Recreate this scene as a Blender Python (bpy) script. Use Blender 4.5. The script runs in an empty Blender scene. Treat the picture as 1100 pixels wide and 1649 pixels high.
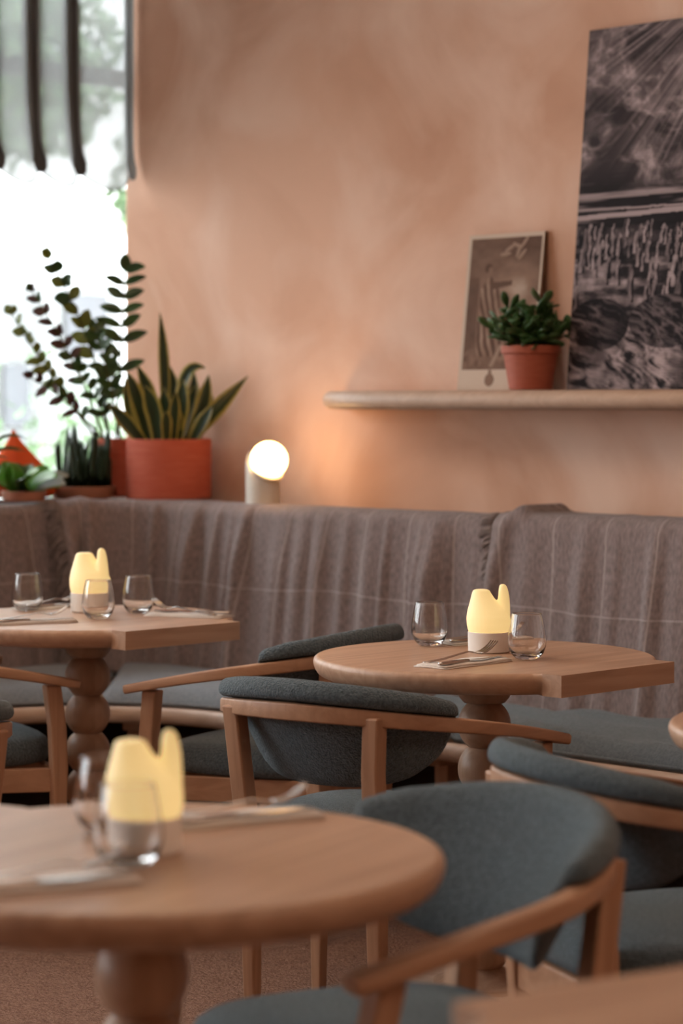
import bpy, bmesh, math, random
import numpy as np
from mathutils import Vector, Matrix, Quaternion

random.seed(7)
SC = bpy.context.scene
COL = SC.collection

# ------------------------------------------------------------------ camera
cam_d = bpy.data.cameras.new('camera')
cam = bpy.data.objects.new('camera', cam_d)
COL.objects.link(cam)
CAM_H = 1.315
cam.location = (0, 0, CAM_H)
cam.rotation_euler = (math.pi / 2, 0, 0)
cam_d.sensor_fit = 'VERTICAL'
cam_d.sensor_height = 36.0
cam_d.sensor_width = 24.0
cam_d.lens = 85.14
cam_d.shift_y = -179.5 / 1649
cam_d.clip_end = 200
cam_d.dof.use_dof = True
cam_d.dof.focus_distance = 5.2
cam_d.dof.aperture_fstop = 3.0
SC.camera = cam

# ------------------------------------------------------------------ world
W = bpy.data.worlds.new('daylight'); SC.world = W
W.use_nodes = True
bg = W.node_tree.nodes['Background']
bg.inputs[0].default_value = (0.93, 0.97, 1.0, 1)
bg.inputs[1].default_value = 8.2

SC.view_settings.view_transform = 'Standard'
SC.view_settings.look = 'None'
SC.view_settings.exposure = 0.0
SC.view_settings.gamma = 1.0
SC.view_settings.use_curve_mapping = False
SC.cycles.use_denoising = True
SC.cycles.max_bounces = 10
SC.cycles.transparent_max_bounces = 16
SC.cycles.sample_clamp_indirect = 6.0

# ------------------------------------------------------------------ room frame
# the room stands at 45 degrees to the camera: s runs along the plaster wall
# away from the window wall, t runs from the plaster wall into the room
R2 = math.sqrt(0.5)
CX, CY = -0.75, 8.474
def P(s, t, z=0.0):
    return Vector((CX + R2 * (s - t), CY - R2 * (s + t), z))
ROOM_ROT = -math.pi / 4          # local +x -> along u, local +y -> away from room (-v)

def area(name, loc, target, sx, sy, power, col, portal=False):
    d = bpy.data.lights.new(name, 'AREA'); d.shape = 'RECTANGLE'
    d.size = sx; d.size_y = sy; d.energy = power; d.color = col
    o = bpy.data.objects.new(name, d); COL.objects.link(o)
    o.location = loc
    o.rotation_euler = (Vector(target) - Vector(loc)).to_track_quat('-Z', 'Y').to_euler()
    if portal: d.cycles.is_portal = True
    return o
# daylight portals in the row of shop windows
for k in range(4):
    area('window_portal', P(-0.02, 1.0 + 2 * k, 2.0), P(2, 1.0 + 2 * k, 2.0), 1.95, 2.1, 1, (1, 1, 1), True)
# warm fill lights added under the ceiling, out of view, without fixtures
area('ceiling_fill', P(2.3, 2.9, 3.12), P(2.3, 2.9, 0), 2.4, 1.2, 34, (1.0, 0.74, 0.54))
area('ceiling_fill', P(7.0, 2.8, 3.12), P(7.0, 2.8, 0), 2.4, 1.2, 34, (1.0, 0.74, 0.54))

# ------------------------------------------------------------------ materials
def nt_new(name):
    m = bpy.data.materials.new(name); m.use_nodes = True
    nt = m.node_tree
    return m, nt, nt.nodes['Principled BSDF'], nt.nodes['Material Output']

def rgb(c): return (c[0], c[1], c[2], 1)

def pmat(name, c1, c2=None, scale=6, stretch=(1, 1, 1), detail=5, lo=.3, hi=.7, rough=.6, bump=0., bscale=60,
         bstretch=None, spec=.3, sheen=0., dist=0., c3=None, scale3=2., rot=(0, 0, 0), trans=0.):
    m, nt, b, out = nt_new(name)
    N, L = nt.nodes, nt.links
    b.inputs['Base Color'].default_value = rgb(c1)
    b.inputs['Roughness'].default_value = rough
    b.inputs['Specular IOR Level'].default_value = spec
    if sheen:
        b.inputs['Sheen Weight'].default_value = sheen
        b.inputs['Sheen Roughness'].default_value = .5
    tc = N.new('ShaderNodeTexCoord')
    mp = N.new('ShaderNodeMapping'); L.new(tc.outputs['Object'], mp.inputs[0])
    mp.inputs['Scale'].default_value = stretch
    mp.inputs['Rotation'].default_value = rot
    if c2 is not None:
        n = N.new('ShaderNodeTexNoise'); L.new(mp.outputs[0], n.inputs['Vector'])
        n.inputs['Scale'].default_value = scale; n.inputs['Detail'].default_value = detail
        n.inputs['Distortion'].default_value = dist
        r = N.new('ShaderNodeValToRGB'); L.new(n.outputs[0], r.inputs[0])
        r.color_ramp.elements[0].position = lo; r.color_ramp.elements[0].color = rgb(c1)
        r.color_ramp.elements[1].position = hi; r.color_ramp.elements[1].color = rgb(c2)
        res = r.outputs[0]
        if c3 is not None:
            n3 = N.new('ShaderNodeTexNoise'); L.new(mp.outputs[0], n3.inputs['Vector'])
            n3.inputs['Scale'].default_value = scale3; n3.inputs['Detail'].default_value = 6
            n3.inputs['Distortion'].default_value = .6
            r3 = N.new('ShaderNodeValToRGB'); L.new(n3.outputs[0], r3.inputs[0])
            r3.color_ramp.elements[0].position = .45; r3.color_ramp.elements[0].color = (0, 0, 0, 1)
            r3.color_ramp.elements[1].position = .66; r3.color_ramp.elements[1].color = (1, 1, 1, 1)
            mx = N.new('ShaderNodeMixRGB'); L.new(r3.outputs[0], mx.inputs[0]); L.new(res, mx.inputs[1])
            mx.inputs[2].default_value = rgb(c3); res = mx.outputs[0]
        L.new(res, b.inputs['Base Color'])
    if bump:
        nb = N.new('ShaderNodeTexNoise')
        if bstretch:
            mb = N.new('ShaderNodeMapping'); L.new(tc.outputs['Object'], mb.inputs[0])
            mb.inputs['Scale'].default_value = bstretch; L.new(mb.outputs[0], nb.inputs['Vector'])
        else:
            L.new(tc.outputs['Object'], nb.inputs['Vector'])
        nb.inputs['Scale'].default_value = bscale; nb.inputs['Detail'].default_value = 3
        bp = N.new('ShaderNodeBump'); bp.inputs['Strength'].default_value = bump
        bp.inputs['Distance'].default_value = .01
        L.new(nb.outputs[0], bp.inputs['Height']); L.new(bp.outputs[0], b.inputs['Normal'])
    return m

def wood(name, c1, c2, axis=0, rough=.42, scale=9):
    st = [9, 9, 9]; st[axis] = .7
    m = pmat(name, c1, c2, scale=scale / 3, stretch=tuple(st), detail=6, lo=.32, hi=.68, rough=rough, bump=.06,
             bscale=18, bstretch=tuple(st), spec=.4, dist=1.2)
    return m

M = {}
M['plaster'] = pmat('plaster', (.60, .335, .225), (.74, .455, .325), scale=1.3, detail=8, lo=.36, hi=.60, rough=.8,
                    bump=.12, bscale=7, spec=.2, dist=.8, c3=(.82, .565, .435), scale3=2.1)
M['ceiling'] = pmat('ceiling_paint', (.70, .60, .52), (.74, .64, .56), scale=2, rough=.9)
M['oak_x'] = wood('oak_long', (.40, .235, .150), (.53, .335, .225), 0)
M['oak_y'] = wood('oak_across', (.40, .235, .150), (.53, .335, .225), 1)
M['oak_z'] = wood('oak_upright', (.40, .235, .150), (.52, .325, .215), 2)
M['oak_chair'] = wood('oak_chair', (.36, .19, .11), (.47, .27, .165), 2)
M['oak_rail'] = wood('oak_rail', (.36, .19, .11), (.47, .27, .165), 1)
M['oak_pale'] = wood('oak_pale', (.52, .36, .26), (.62, .45, .34), 0)
M['boucle'] = pmat('boucle_fabric', (.072, .103, .122), (.130, .174, .200), scale=150, detail=3, lo=.35, hi=.65, rough=.95,
                   bump=1.0, bscale=260, spec=.1, sheen=.25)
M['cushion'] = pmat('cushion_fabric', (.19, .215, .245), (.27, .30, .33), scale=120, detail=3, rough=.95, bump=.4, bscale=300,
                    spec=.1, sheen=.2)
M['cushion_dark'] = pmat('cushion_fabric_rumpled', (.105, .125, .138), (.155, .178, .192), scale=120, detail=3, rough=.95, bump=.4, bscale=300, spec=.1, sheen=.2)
M['carpet'] = pmat('carpet_loop', (.185, .105, .074), (.33, .20, .15), scale=75, stretch=(1, 1.7, 1), detail=4, lo=.3, hi=.72, rough=1.0, bump=1.0,
                   bscale=130, spec=.05, rot=(0, 0, .6))
M['dark'] = pmat('near_black', (.018, .013, .011), (.026, .019, .015), scale=8, rough=.9)  # near-black; on the kick panel it stands in for under-seat shade
M['terracotta'] = pmat('terracotta_red', (.54, .110, .062), (.60, .145, .085), scale=14, stretch=(1, 1, 6), rough=.75, bump=.15, bscale=40)
M['terracotta_shaded'] = pmat('terracotta_shaded_pot', (.36, .088, .050), (.42, .115, .066), scale=14, stretch=(1, 1, 6), rough=.6, bump=.12, bscale=40)  # terracotta with the shade on the shelf put into its colour
M['terracotta_brown'] = pmat('terracotta_brown', (.40, .16, .10), (.46, .20, .125), scale=14, rough=.75, bump=.15, bscale=40)
M['soil'] = pmat('potting_soil', (.055, .035, .022), (.14, .09, .06), scale=60, rough=1, bump=1, bscale=90)
M['leaf_zz'] = pmat('leaf_dark_glossy', (.018, .050, .014), (.05, .115, .022), scale=14, rough=.32, spec=.5)
M['leaf_light'] = pmat('leaf_olive', (.10, .14, .015), (.18, .21, .03), scale=14, rough=.4, spec=.5)
M['leaf_red'] = pmat('leaf_maroon', (.060, .022, .020), (.10, .045, .035), scale=14, rough=.4, spec=.5)
M['leaf_jade'] = pmat('leaf_jade', (.028, .080, .022), (.060, .135, .040), scale=20, rough=.28, spec=.5)
M['leaf_bright'] = pmat('leaf_bright', (.08, .24, .03), (.13, .33, .05), scale=12, rough=.35, spec=.5)
M['leaf_pale'] = pmat('leaf_silvery', (.30, .36, .33), (.42, .47, .44), scale=12, rough=.4, spec=.5)
M['rod'] = pmat('rod_leaf', (.012, .030, .016), (.035, .065, .035), scale=20, stretch=(1, 1, 4), rough=.45)
M['stem'] = pmat('stem_green', (.06, .07, .02), (.10, .10, .03), scale=20, rough=.5)
M['stem_brown'] = pmat('stem_brown', (.30, .20, .12), (.36, .26, .17), scale=20, rough=.7)
M['orange'] = pmat('orange_cloth', (.78, .10, .025), (.86, .14, .035), scale=10, rough=.8, bump=.2, bscale=200)
M['lamp_body'] = pmat('lamp_ceramic_white', (.72, .66, .58), (.76, .70, .62), scale=10, rough=.5)
M['lamp_base'] = pmat('lamp_base_white', (.86, .81, .75), (.90, .85, .79), scale=10, rough=.55)
M['napkin'] = pmat('napkin_linen', (.74, .67, .61), (.82, .75, .69), scale=200, rough=.9, bump=.3, bscale=400)
M['paper'] = pmat('paper_cream', (.58, .49, .41), (.62, .53, .45), scale=6, rough=.8)
M['board'] = pmat('board_edge', (.18, .10, .06), (.22, .13, .08), scale=12, rough=.7)
M['facade'] = pmat('render_white', (.80, .80, .79), (.85, .85, .84), scale=3, rough=.9)
M['facade_grey'] = pmat('facade_grey', (.50, .52, .53), (.56, .58, .59), scale=3, rough=.9)
M['sign_grey'] = pmat('sign_grey', (.13, .135, .145), (.16, .165, .175), scale=3, rough=.9)
M['street'] = pmat('paving_pale', (.52, .51, .49), (.60, .59, .57), scale=3, rough=.9)
M['foliage'] = pmat('foliage_outside', (.10, .18, .09), (.22, .31, .18), scale=4, rough=.8)
M['bark'] = pmat('bark', (.12, .08, .06), (.18, .13, .10), scale=10, rough=.9)
M['frame'] = pmat('window_frame_grey', (.16, .17, .17), (.19, .20, .20), scale=10, rough=.5)
M['post_beige'] = pmat('timber_post_pale', (.17, .105, .065), (.22, .14, .09), scale=6, stretch=(4, 4, 1), rough=.7)

def metal():
    m, nt, b, o = nt_new('steel_polished')
    b.inputs['Base Color'].default_value = (.50, .45, .42, 1); b.inputs['Metallic'].default_value = 1
    b.inputs['Roughness'].default_value = .2
    N, L = nt.nodes, nt.links
    n = N.new('ShaderNodeTexNoise'); n.inputs['Scale'].default_value = 80
    r = N.new('ShaderNodeMapRange'); L.new(n.outputs[0], r.inputs[0]); r.inputs[3].default_value = .14; r.inputs[4].default_value = .28
    L.new(r.outputs[0], b.inputs['Roughness'])
    return m
M['steel'] = metal()

def glassy(name, rough=0.0):
    m, nt, b, o = nt_new(name)
    b.inputs['Base Color'].default_value = (.985, .98, .975, 1)
    b.inputs['Transmission Weight'].default_value = 1; b.inputs['IOR'].default_value = 1.47
    b.inputs['Roughness'].default_value = rough
    return m
M['glass'] = glassy('drinking_glass')

def pane():
    m, nt, b, o = nt_new('window_glass')
    N, L = nt.nodes, nt.links
    t = N.new('ShaderNodeBsdfTransparent'); t.inputs[0].default_value = (.96, .97, .97, 1)
    g = N.new('ShaderNodeBsdfGlossy'); g.inputs['Roughness'].default_value = .02
    f = N.new('ShaderNodeFresnel'); f.inputs[0].default_value = 1.25
    mx = N.new('ShaderNodeMixShader'); L.new(f.outputs[0], mx.inputs[0]); L.new(t.outputs[0], mx.inputs[1]); L.new(g.outputs[0], mx.inputs[2])
    L.new(mx.outputs[0], o.inputs[0])
    return m
M['pane'] = pane()

def sheer(name, col, opac):
    m, nt, b, o = nt_new(name)
    N, L = nt.nodes, nt.links
    t = N.new('ShaderNodeBsdfTransparent')
    d = N.new('ShaderNodeBsdfDiffuse'); d.inputs[0].default_value = rgb(col)
    tl = N.new('ShaderNodeBsdfTranslucent'); tl.inputs[0].default_value = rgb(col)
    a = N.new('ShaderNodeMixShader'); a.inputs[0].default_value = .55; L.new(d.outputs[0], a.inputs[1]); L.new(tl.outputs[0], a.inputs[2])
    tc = N.new('ShaderNodeTexCoord')
    w = N.new('ShaderNodeTexNoise'); w.inputs['Scale'].default_value = 300; L.new(tc.outputs['Object'], w.inputs['Vector'])
    mr = N.new('ShaderNodeMapRange'); L.new(w.outputs[0], mr.inputs[0]); mr.inputs[1].default_value = .3; mr.inputs[2].default_value = .7
    mr.inputs[3].default_value = opac - .08; mr.inputs[4].default_value = opac + .08
    mx = N.new('ShaderNodeMixShader'); L.new(mr.outputs[0], mx.inputs[0]); L.new(t.outputs[0], mx.inputs[1]); L.new(a.outputs[0], mx.inputs[2])
    L.new(mx.outputs[0], o.inputs[0])
    return m
M['sheer'] = sheer('sheer_white_voile', (.33, .34, .34), .85)
M['sheer_dark'] = sheer('sheer_dark_stripe', (.13, .115, .105), .92)

def glow(name, col, strength, base=(.8, .75, .65)):
    m, nt, b, o = nt_new(name)
    b.inputs['Base Color'].default_value = rgb(base)
    b.inputs['Roughness'].default_value = .6
    b.inputs['Emission Color'].default_value = rgb(col)
    b.inputs['Emission Strength'].default_value = strength
    return m
M['globe'] = glow('lit_globe', (1.0, .55, .18), 14.5)
def table_glow():
    m = glow('lit_silicone_shade', (1.0, .70, .27), .62, base=(.75, .66, .42))
    nt = m.node_tree; N, L = nt.nodes, nt.links
    # the bulb sits low in the shade: the wall of the shade glows most near it
    tc = N.new('ShaderNodeTexCoord'); sp = N.new('ShaderNodeSeparateXYZ'); L.new(tc.outputs['Object'], sp.inputs[0])
    mr = N.new('ShaderNodeMapRange'); L.new(sp.outputs[2], mr.inputs[0]); mr.inputs[1].default_value = .045; mr.inputs[2].default_value = .15
    mr.inputs[3].default_value = .66; mr.inputs[4].default_value = .50
    L.new(mr.outputs[0], nt.nodes['Principled BSDF'].inputs['Emission Strength'])
    return m
M['shade'] = table_glow()

def attr_leaf():
    m, nt, b, o = nt_new('leaf_variegated')
    N, L = nt.nodes, nt.links
    a = N.new('ShaderNodeAttribute'); a.attribute_name = 'across'
    n = N.new('ShaderNodeTexNoise'); n.inputs['Scale'].default_value = 25
    ad = N.new('ShaderNodeMath'); ad.operation = 'MULTIPLY_ADD'; L.new(n.outputs[0], ad.inputs[0]); ad.inputs[1].default_value = .22
    L.new(a.outputs['Fac'], ad.inputs[2])
    r = N.new('ShaderNodeValToRGB'); L.new(ad.outputs[0], r.inputs[0])
    e = r.color_ramp.elements
    e[0].position = .70; e[0].color = (.020, .042, .014, 1)
    e[1].position = .84; e[1].color = (.36, .30, .06, 1)
    L.new(r.outputs[0], b.inputs['Base Color']); b.inputs['Roughness'].default_value = .35
    return m
M['leaf_snake'] = attr_leaf()

def print_mat(name, tint_lo, tint_hi, rough, mid=None):
    m, nt, b, o = nt_new(name)
    N, L = nt.nodes, nt.links
    a = N.new('ShaderNodeAttribute'); a.attribute_name = 'ink'
    r = N.new('ShaderNodeValToRGB'); L.new(a.outputs['Fac'], r.inputs[0])
    r.color_ramp.elements[0].color = rgb(tint_lo); r.color_ramp.elements[1].color = rgb(tint_hi)
    if mid:
        e = r.color_ramp.elements.new(.6); e.color = rgb(mid)
    L.new(r.outputs[0], b.inputs['Base Color']); b.inputs['Roughness'].default_value = rough
    b.inputs['Specular IOR Level'].default_value = .15
    return m
M['print_big'] = print_mat('print_monochrome', (.014, .011, .013), (.46, .36, .36), .75)
M['print_small'] = print_mat('print_sepia', (.055, .026, .018), (.62, .49, .39), .75, (.27, .165, .118))

def blanket_mat(name, base, line, period, off, hline):
    m, nt, b, o = nt_new(name)
    N, L = nt.nodes, nt.links
    uv = N.new('ShaderNodeUVMap'); uv.uv_map = 'UVMap'
    sp = N.new('ShaderNodeSeparateXYZ'); L.new(uv.outputs[0], sp.inputs[0])
    def lines(sock, per, o_, wd):
        a = N.new('ShaderNodeMath'); a.operation = 'ADD'; L.new(sock, a.inputs[0]); a.inputs[1].default_value = o_
        p = N.new('ShaderNodeMath'); p.operation = 'PINGPONG'; L.new(a.outputs[0], p.inputs[0]); p.inputs[1].default_value = per / 2
        r = N.new('ShaderNodeMapRange'); r.interpolation_type = 'SMOOTHSTEP'; L.new(p.outputs[0], r.inputs[0])
        r.inputs[1].default_value = wd * .3; r.inputs[2].default_value = wd; r.inputs[3].default_value = 1; r.inputs[4].default_value = 0
        return r.outputs[0]
    la = lines(sp.outputs[0], period, off, .0035)
    lb = lines(sp.outputs[1], .36, hline, .0035)
    mxl = N.new('ShaderNodeMath'); mxl.operation = 'MAXIMUM'; L.new(la, mxl.inputs[0]); L.new(lb, mxl.inputs[1])
    mp = N.new('ShaderNodeMapping'); L.new(uv.outputs[0], mp.inputs[0]); mp.inputs['Scale'].default_value = (1, .35, 1)
    n = N.new('ShaderNodeTexNoise'); L.new(mp.outputs[0], n.inputs['Vector']); n.inputs['Scale'].default_value = 150; n.inputs['Detail'].default_value = 4
    r = N.new('ShaderNodeValToRGB'); L.new(n.outputs[0], r.inputs[0])
    r.color_ramp.elements[0].position = .3; r.color_ramp.elements[0].color = rgb([c * .72 for c in base])
    r.color_ramp.elements[1].position = .7; r.color_ramp.elements[1].color = rgb([c * 1.28 for c in base])
    ml = N.new('ShaderNodeMath'); ml.operation = 'MULTIPLY'; L.new(mxl.outputs[0], ml.inputs[0]); ml.inputs[1].default_value = .5
    mx = N.new('ShaderNodeMixRGB'); L.new(ml.outputs[0], mx.inputs[0]); L.new(r.outputs[0], mx.inputs[1]); mx.inputs[2].default_value = rgb(line)
    L.new(mx.outputs[0], b.inputs['Base Color']); b.inputs['Roughness'].default_value = 1
    b.inputs['Specular IOR Level'].default_value = .05
    b.inputs['Sheen Weight'].default_value = .12; b.inputs['Sheen Roughness'].default_value = .6
    bp = N.new('ShaderNodeBump'); bp.inputs['Strength'].default_value = .5; bp.inputs['Distance'].default_value = .004
    L.new(n.outputs[0], bp.inputs['Height']); L.new(bp.outputs[0], b.inputs['Normal'])
    return m
M['blanket'] = blanket_mat('wool_throw', (.245, .190, .182), (.54, .45, .42),   .175, .03, .128)
M['wool_fringe'] = pmat('wool_fringe', (.24, .19, .175), (.33, .265, .245), scale=80, rough=1)

# ------------------------------------------------------------------ mesh helpers
def obj(name, verts, faces, mat, parent=None, smooth=False, sub=0, bevel=0., loc=None, auto=None):
    me = bpy.data.meshes.new(name)
    me.from_pydata([tuple(v) for v in verts], [], faces)
    bm = bmesh.new(); bm.from_mesh(me); bmesh.ops.recalc_face_normals(bm, faces=bm.faces); bm.to_mesh(me); bm.free()
    if smooth:
        me.polygons.foreach_set('use_smooth', [True] * len(me.polygons))
    me.materials.append(M[mat] if isinstance(mat, str) else mat)
    o = bpy.data.objects.new(name, me); COL.objects.link(o)
    if parent: o.parent = parent
    if loc is not None: o.location = loc
    if bevel:
        b = o.modifiers.new('bevel', 'BEVEL'); b.width = bevel; b.segments = 3; b.limit_method = 'ANGLE'
        b.angle_limit = math.radians(50)
        me.polygons.foreach_set('use_smooth', [True] * len(me.polygons))
        w = o.modifiers.new('normals', 'WEIGHTED_NORMAL'); w.keep_sharp = True
    if sub:
        s = o.modifiers.new('subdivision', 'SUBSURF'); s.levels = sub; s.render_levels = sub
    return o

def empty(name, loc=(0, 0, 0), rz=0.):
    o = bpy.data.objects.new(name, None); COL.objects.link(o)
    o.location = loc; o.rotation_euler = (0, 0, rz); o.empty_display_size = .1
    return o

def tag(o, label, cat, group=None):
    o['label'] = label; o['category'] = cat
    if group: o['group'] = group
    return o
def struct(o, label=None, cat=None):
    o['kind'] = 'structure'
    if label: o['label'] = label
    if cat: o['category'] = cat
    return o

BOXF = [(0, 3, 2, 1), (4, 5, 6, 7), (0, 1, 5, 4), (1, 2, 6, 5), (2, 3, 7, 6), (3, 0, 4, 7)]
def box_v(x0, x1, y0, y1, z0, z1):
    return [(x0, y0, z0), (x1, y0, z0), (x1, y1, z0), (x0, y1, z0), (x0, y0, z1), (x1, y0, z1), (x1, y1, z1), (x0, y1, z1)]
def box(name, d, mat, parent=None, bevel=.0, loc=None):
    return obj(name, box_v(*d), BOXF, mat, parent, bevel=bevel, loc=loc)
def rbox(name, s0, s1, t0, t1, z0, z1, mat, parent=None, bevel=0.):
    v = [P(s0, t0, z0), P(s1, t0, z0), P(s1, t1, z0), P(s0, t1, z0), P(s0, t0, z1), P(s1, t0, z1), P(s1, t1, z1), P(s0, t1, z1)]
    c = sum(v, Vector()) / 8; c.z = z0
    if parent is not None:
        return obj(name, v, BOXF, mat, parent, bevel=bevel)
    return obj(name, [p - c for p in v], BOXF, mat, None, bevel=bevel, loc=c)

def lathe(prof, seg=32, cap=True):
    v, f = [], []
    n = len(prof)
    for i in range(seg):
        a = 2 * math.pi * i / seg
        for r, z in prof: v.append((r * math.cos(a), r * math.sin(a), z))
    for i in range(seg):
        j = (i + 1) % seg
        for k in range(n - 1):
            f.append((i * n + k, j * n + k, j * n + k + 1, i * n + k + 1))
    if cap:
        if prof[0][0] > 1e-6: f.append(tuple(i * n for i in range(seg)))
        if prof[-1][0] > 1e-6: f.append(tuple(i * n + n - 1 for i in range(seg)))
    return v, f

def loft(rings, closed=True, caps=True):
    v, f = [], []
    n = len(rings[0])
    for r in rings: v += [tuple(p) for p in r]
    for i in range(len(rings) - 1):
        for k in range(n if closed else n - 1):
            k2 = (k + 1) % n
            f.append((i * n + k, i * n + k2, (i + 1) * n + k2, (i + 1) * n + k))
    if caps and closed:
        f.append(tuple(range(n))); f.append(tuple((len(rings) - 1) * n + k for k in range(n)))
    return v, f

def sweep(path, sec, up=Vector((0, 0, 1))):
    """path: points; sec(i,u)-> list of (side, up) offsets"""
    rings = []
    n = len(path)
    for i, p in enumerate(path):
        a = path[max(i - 1, 0)]; b = path[min(i + 1, n - 1)]
        t = (b - a).normalized()
        sd = t.cross(up)
        if sd.length < 1e-5: sd = Vector((1, 0, 0))
        sd.normalize(); u2 = sd.cross(t).normalized()
        rings.append([p + sd * x + u2 * y for x, y in sec(i / (n - 1))])
    return loft(rings)

def tube(path, r, seg=8):
    rr = r if callable(r) else (lambda u: r)
    return sweep(path, lambda u: [(rr(u) * math.cos(2 * math.pi * k / seg), rr(u) * math.sin(2 * math.pi * k / seg)) for k in range(seg)])

def bez(p0, p1, p2, n=10):
    p0, p1, p2 = Vector(p0), Vector(p1), Vector(p2)
    return [p0 * (1 - u) ** 2 + p1 * 2 * u * (1 - u) + p2 * u * u for u in [i / (n - 1) for i in range(n)]]

def ribbon(path, width, facing, prof, fold=.12, thick=.0016):
    """leaf blade along path; returns verts, faces, across attribute (front and back skin)"""
    v, f, ac = [], [], []
    n = len(path)
    cols = (-1, -.8, -.45, 0, .45, .8, 1)
    m = len(cols)
    nrm = []
    for i, p in enumerate(path):
        t = (path[min(i + 1, n - 1)] - path[max(i - 1, 0)]).normalized()
        sd = t.cross(facing)
        if sd.length < 1e-4: sd = t.cross(Vector((1, .3, 0)))
        sd.normalize(); nr = sd.cross(t).normalized()
        w = width * prof(i / (n - 1)) * .5
        for c in cols:
            v.append(p + sd * (w * c) + nr * (w * fold * abs(c))); ac.append(abs(c)); nrm.append(nr)
    k = len(v)
    for i in range(k):
        v.append(v[i] - nrm[i] * thick); ac.append(ac[i])
    for i in range(n - 1):
        for c in range(m - 1):
            a = i * m + c
            f.append((a, a + 1, a + m + 1, a + m))
            f.append((k + a, k + a + m, k + a + m + 1, k + a + 1))
    for i in range(n - 1):
        a, b = i * m, i * m + m - 1
        f.append((a, a + m, k + a + m, k + a)); f.append((b, k + b, k + b + m, b + m))
    f.append(tuple(list(range(0, m)) + list(range(k + m - 1, k - 1, -1))))
    e = (n - 1) * m
    f.append(tuple(list(range(e, e + m)) + list(range(k + e + m - 1, k + e - 1, -1))))
    return v, f, ac

def leaf_obj(name, path, width, facing, prof, mat, parent, fold=.12):
    v, f, ac = ribbon(path, width, facing, prof, fold)
    o = obj(name, v, f, mat, parent, smooth=True)
    at = o.data.attributes.new('across', 'FLOAT', 'POINT')
    at.data.foreach_set('value', ac)
    return o

def copy_tree(o, parent=None):
    c = o.copy(); COL.objects.link(c); c.parent = parent
    for ch in [x for x in o.children]: copy_tree(ch, c)
    return c

# ------------------------------------------------------------------ the room
fl = struct(rbox('floor', 0.0, 9.2, 0, 8.4, -.1, 0, 'carpet'), 'brown looped carpet covering the dining room floor', 'floor')
# plaster wall with rounded outer edge at the window reveal
wl = struct(rbox('wall_back', -.018, 9.2, -.22, 0, 0, 3.3, 'plaster', bevel=.02), 'mottled pink-beige lime plaster wall behind the bench', 'wall')
struct(rbox('wall_right', 9.2, 9.4, -.22, 8.6, 0, 3.3, 'plaster'))
struct(rbox('wall_front', 0.0, 9.2, 8.4, 8.6, 0, 3.3, 'plaster'))
struct(rbox('ceiling', -.25, 9.4, -.22, 8.6, 3.3, 3.45, 'ceiling'))
struct(rbox('wall_left', -.22, -.02, -.22, 8.6, -.05, .93, 'plaster'))
struct(rbox('trim_1', -.22, -.02, -.22, 8.6, 3.12, 3.3, 'plaster'))
for k in range(4):
    t0 = -.2 + 2.1 * k; t1 = t0 + 2.05
    w = empty('window_%d' % (k + 1), P(-.1, t0, .93)); struct(w)
    if k == 0: w['label'] = 'tall shop window glazed to the plaster wall corner'
    w.rotation_euler = (0, 0, 0)
    base = P(-.1, t0, .93)
    def wb(name, s0, s1, a, b, z0, z1, mat):
        v = [P(*q) - base for q in ((s0, a, z0), (s1, a, z0), (s1, b, z0), (s0, b, z0), (s0, a, z1), (s1, a, z1), (s1, b, z1), (s0, b, z1))]
        return obj(name, v, BOXF, mat, w)
    wb('jamb', -.13, -.07, t0, t0 + .05, .93, 3.12, 'frame')
    wb('jamb', -.13, -.07, t1 - .05, t1 + .05, .93, 3.12, 'frame')
    wb('bottom_rail', -.13, -.07, t0 + .05, t1 - .05, .93, .98, 'frame')
    wb('top_rail', -.13, -.07, t0 + .05, t1 - .05, 3.07, 3.12, 'frame')
    wb('transom', -.125, -.06, t0 + .05, t1 - .05, 2.425, 2.478, 'frame')
    wb('pane', -.103, -.097, t0 + .05, t1 - .05, .98, 2.425, 'pane')
    wb('pane', -.103, -.097, t0 + .05, t1 - .05, 2.478, 3.07, 'pane')

# ------------------------------------------------------------------ bench paths
def fillet_path(s_off, t_off, rad, t_far, s_far, n1, n2, n3):
    """window side (s = s_off) from t_far to corner, rounded, then wall side (t = t_off) to s_far. Returns (point, inward normal)"""
    out = []
    cs, ct = s_off + rad, t_off + rad
    for i in range(n1):
        t = t_far + (ct - t_far) * i / n1
        out.append((s_off, t, 1.0, 0.0))
    for i in range(n2 + 1):
        a = math.pi + math.pi / 2 * i / n2        # from pointing -s to pointing -t
        out.append((cs + rad * math.cos(a), ct + rad * math.sin(a), -math.cos(a), -math.sin(a)))
    for i in range(1, n3 + 1):
        s = cs + (s_far - cs) * i / n3
        out.append((s, t_off, 0.0, 1.0))
    return out
N1, N2, N3 = 16, 18, 70
S_FAR = 4.6; T_FAR = 2.6
back = fillet_path(.335, .30, .42, T_FAR, S_FAR, N1, N2, N3)
front = fillet_path(.852, .815, .60, T_FAR, S_FAR, N1, N2, N3)
SEAT_Z = .425
TOP_Z = .972

bq = empty('banquette', P(.5, .5, 0)); bq0 = P(.5, .5, 0)
tag(bq, 'curved corner banquette with pale oak seat rail and high back along plaster wall', 'bench')
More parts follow.
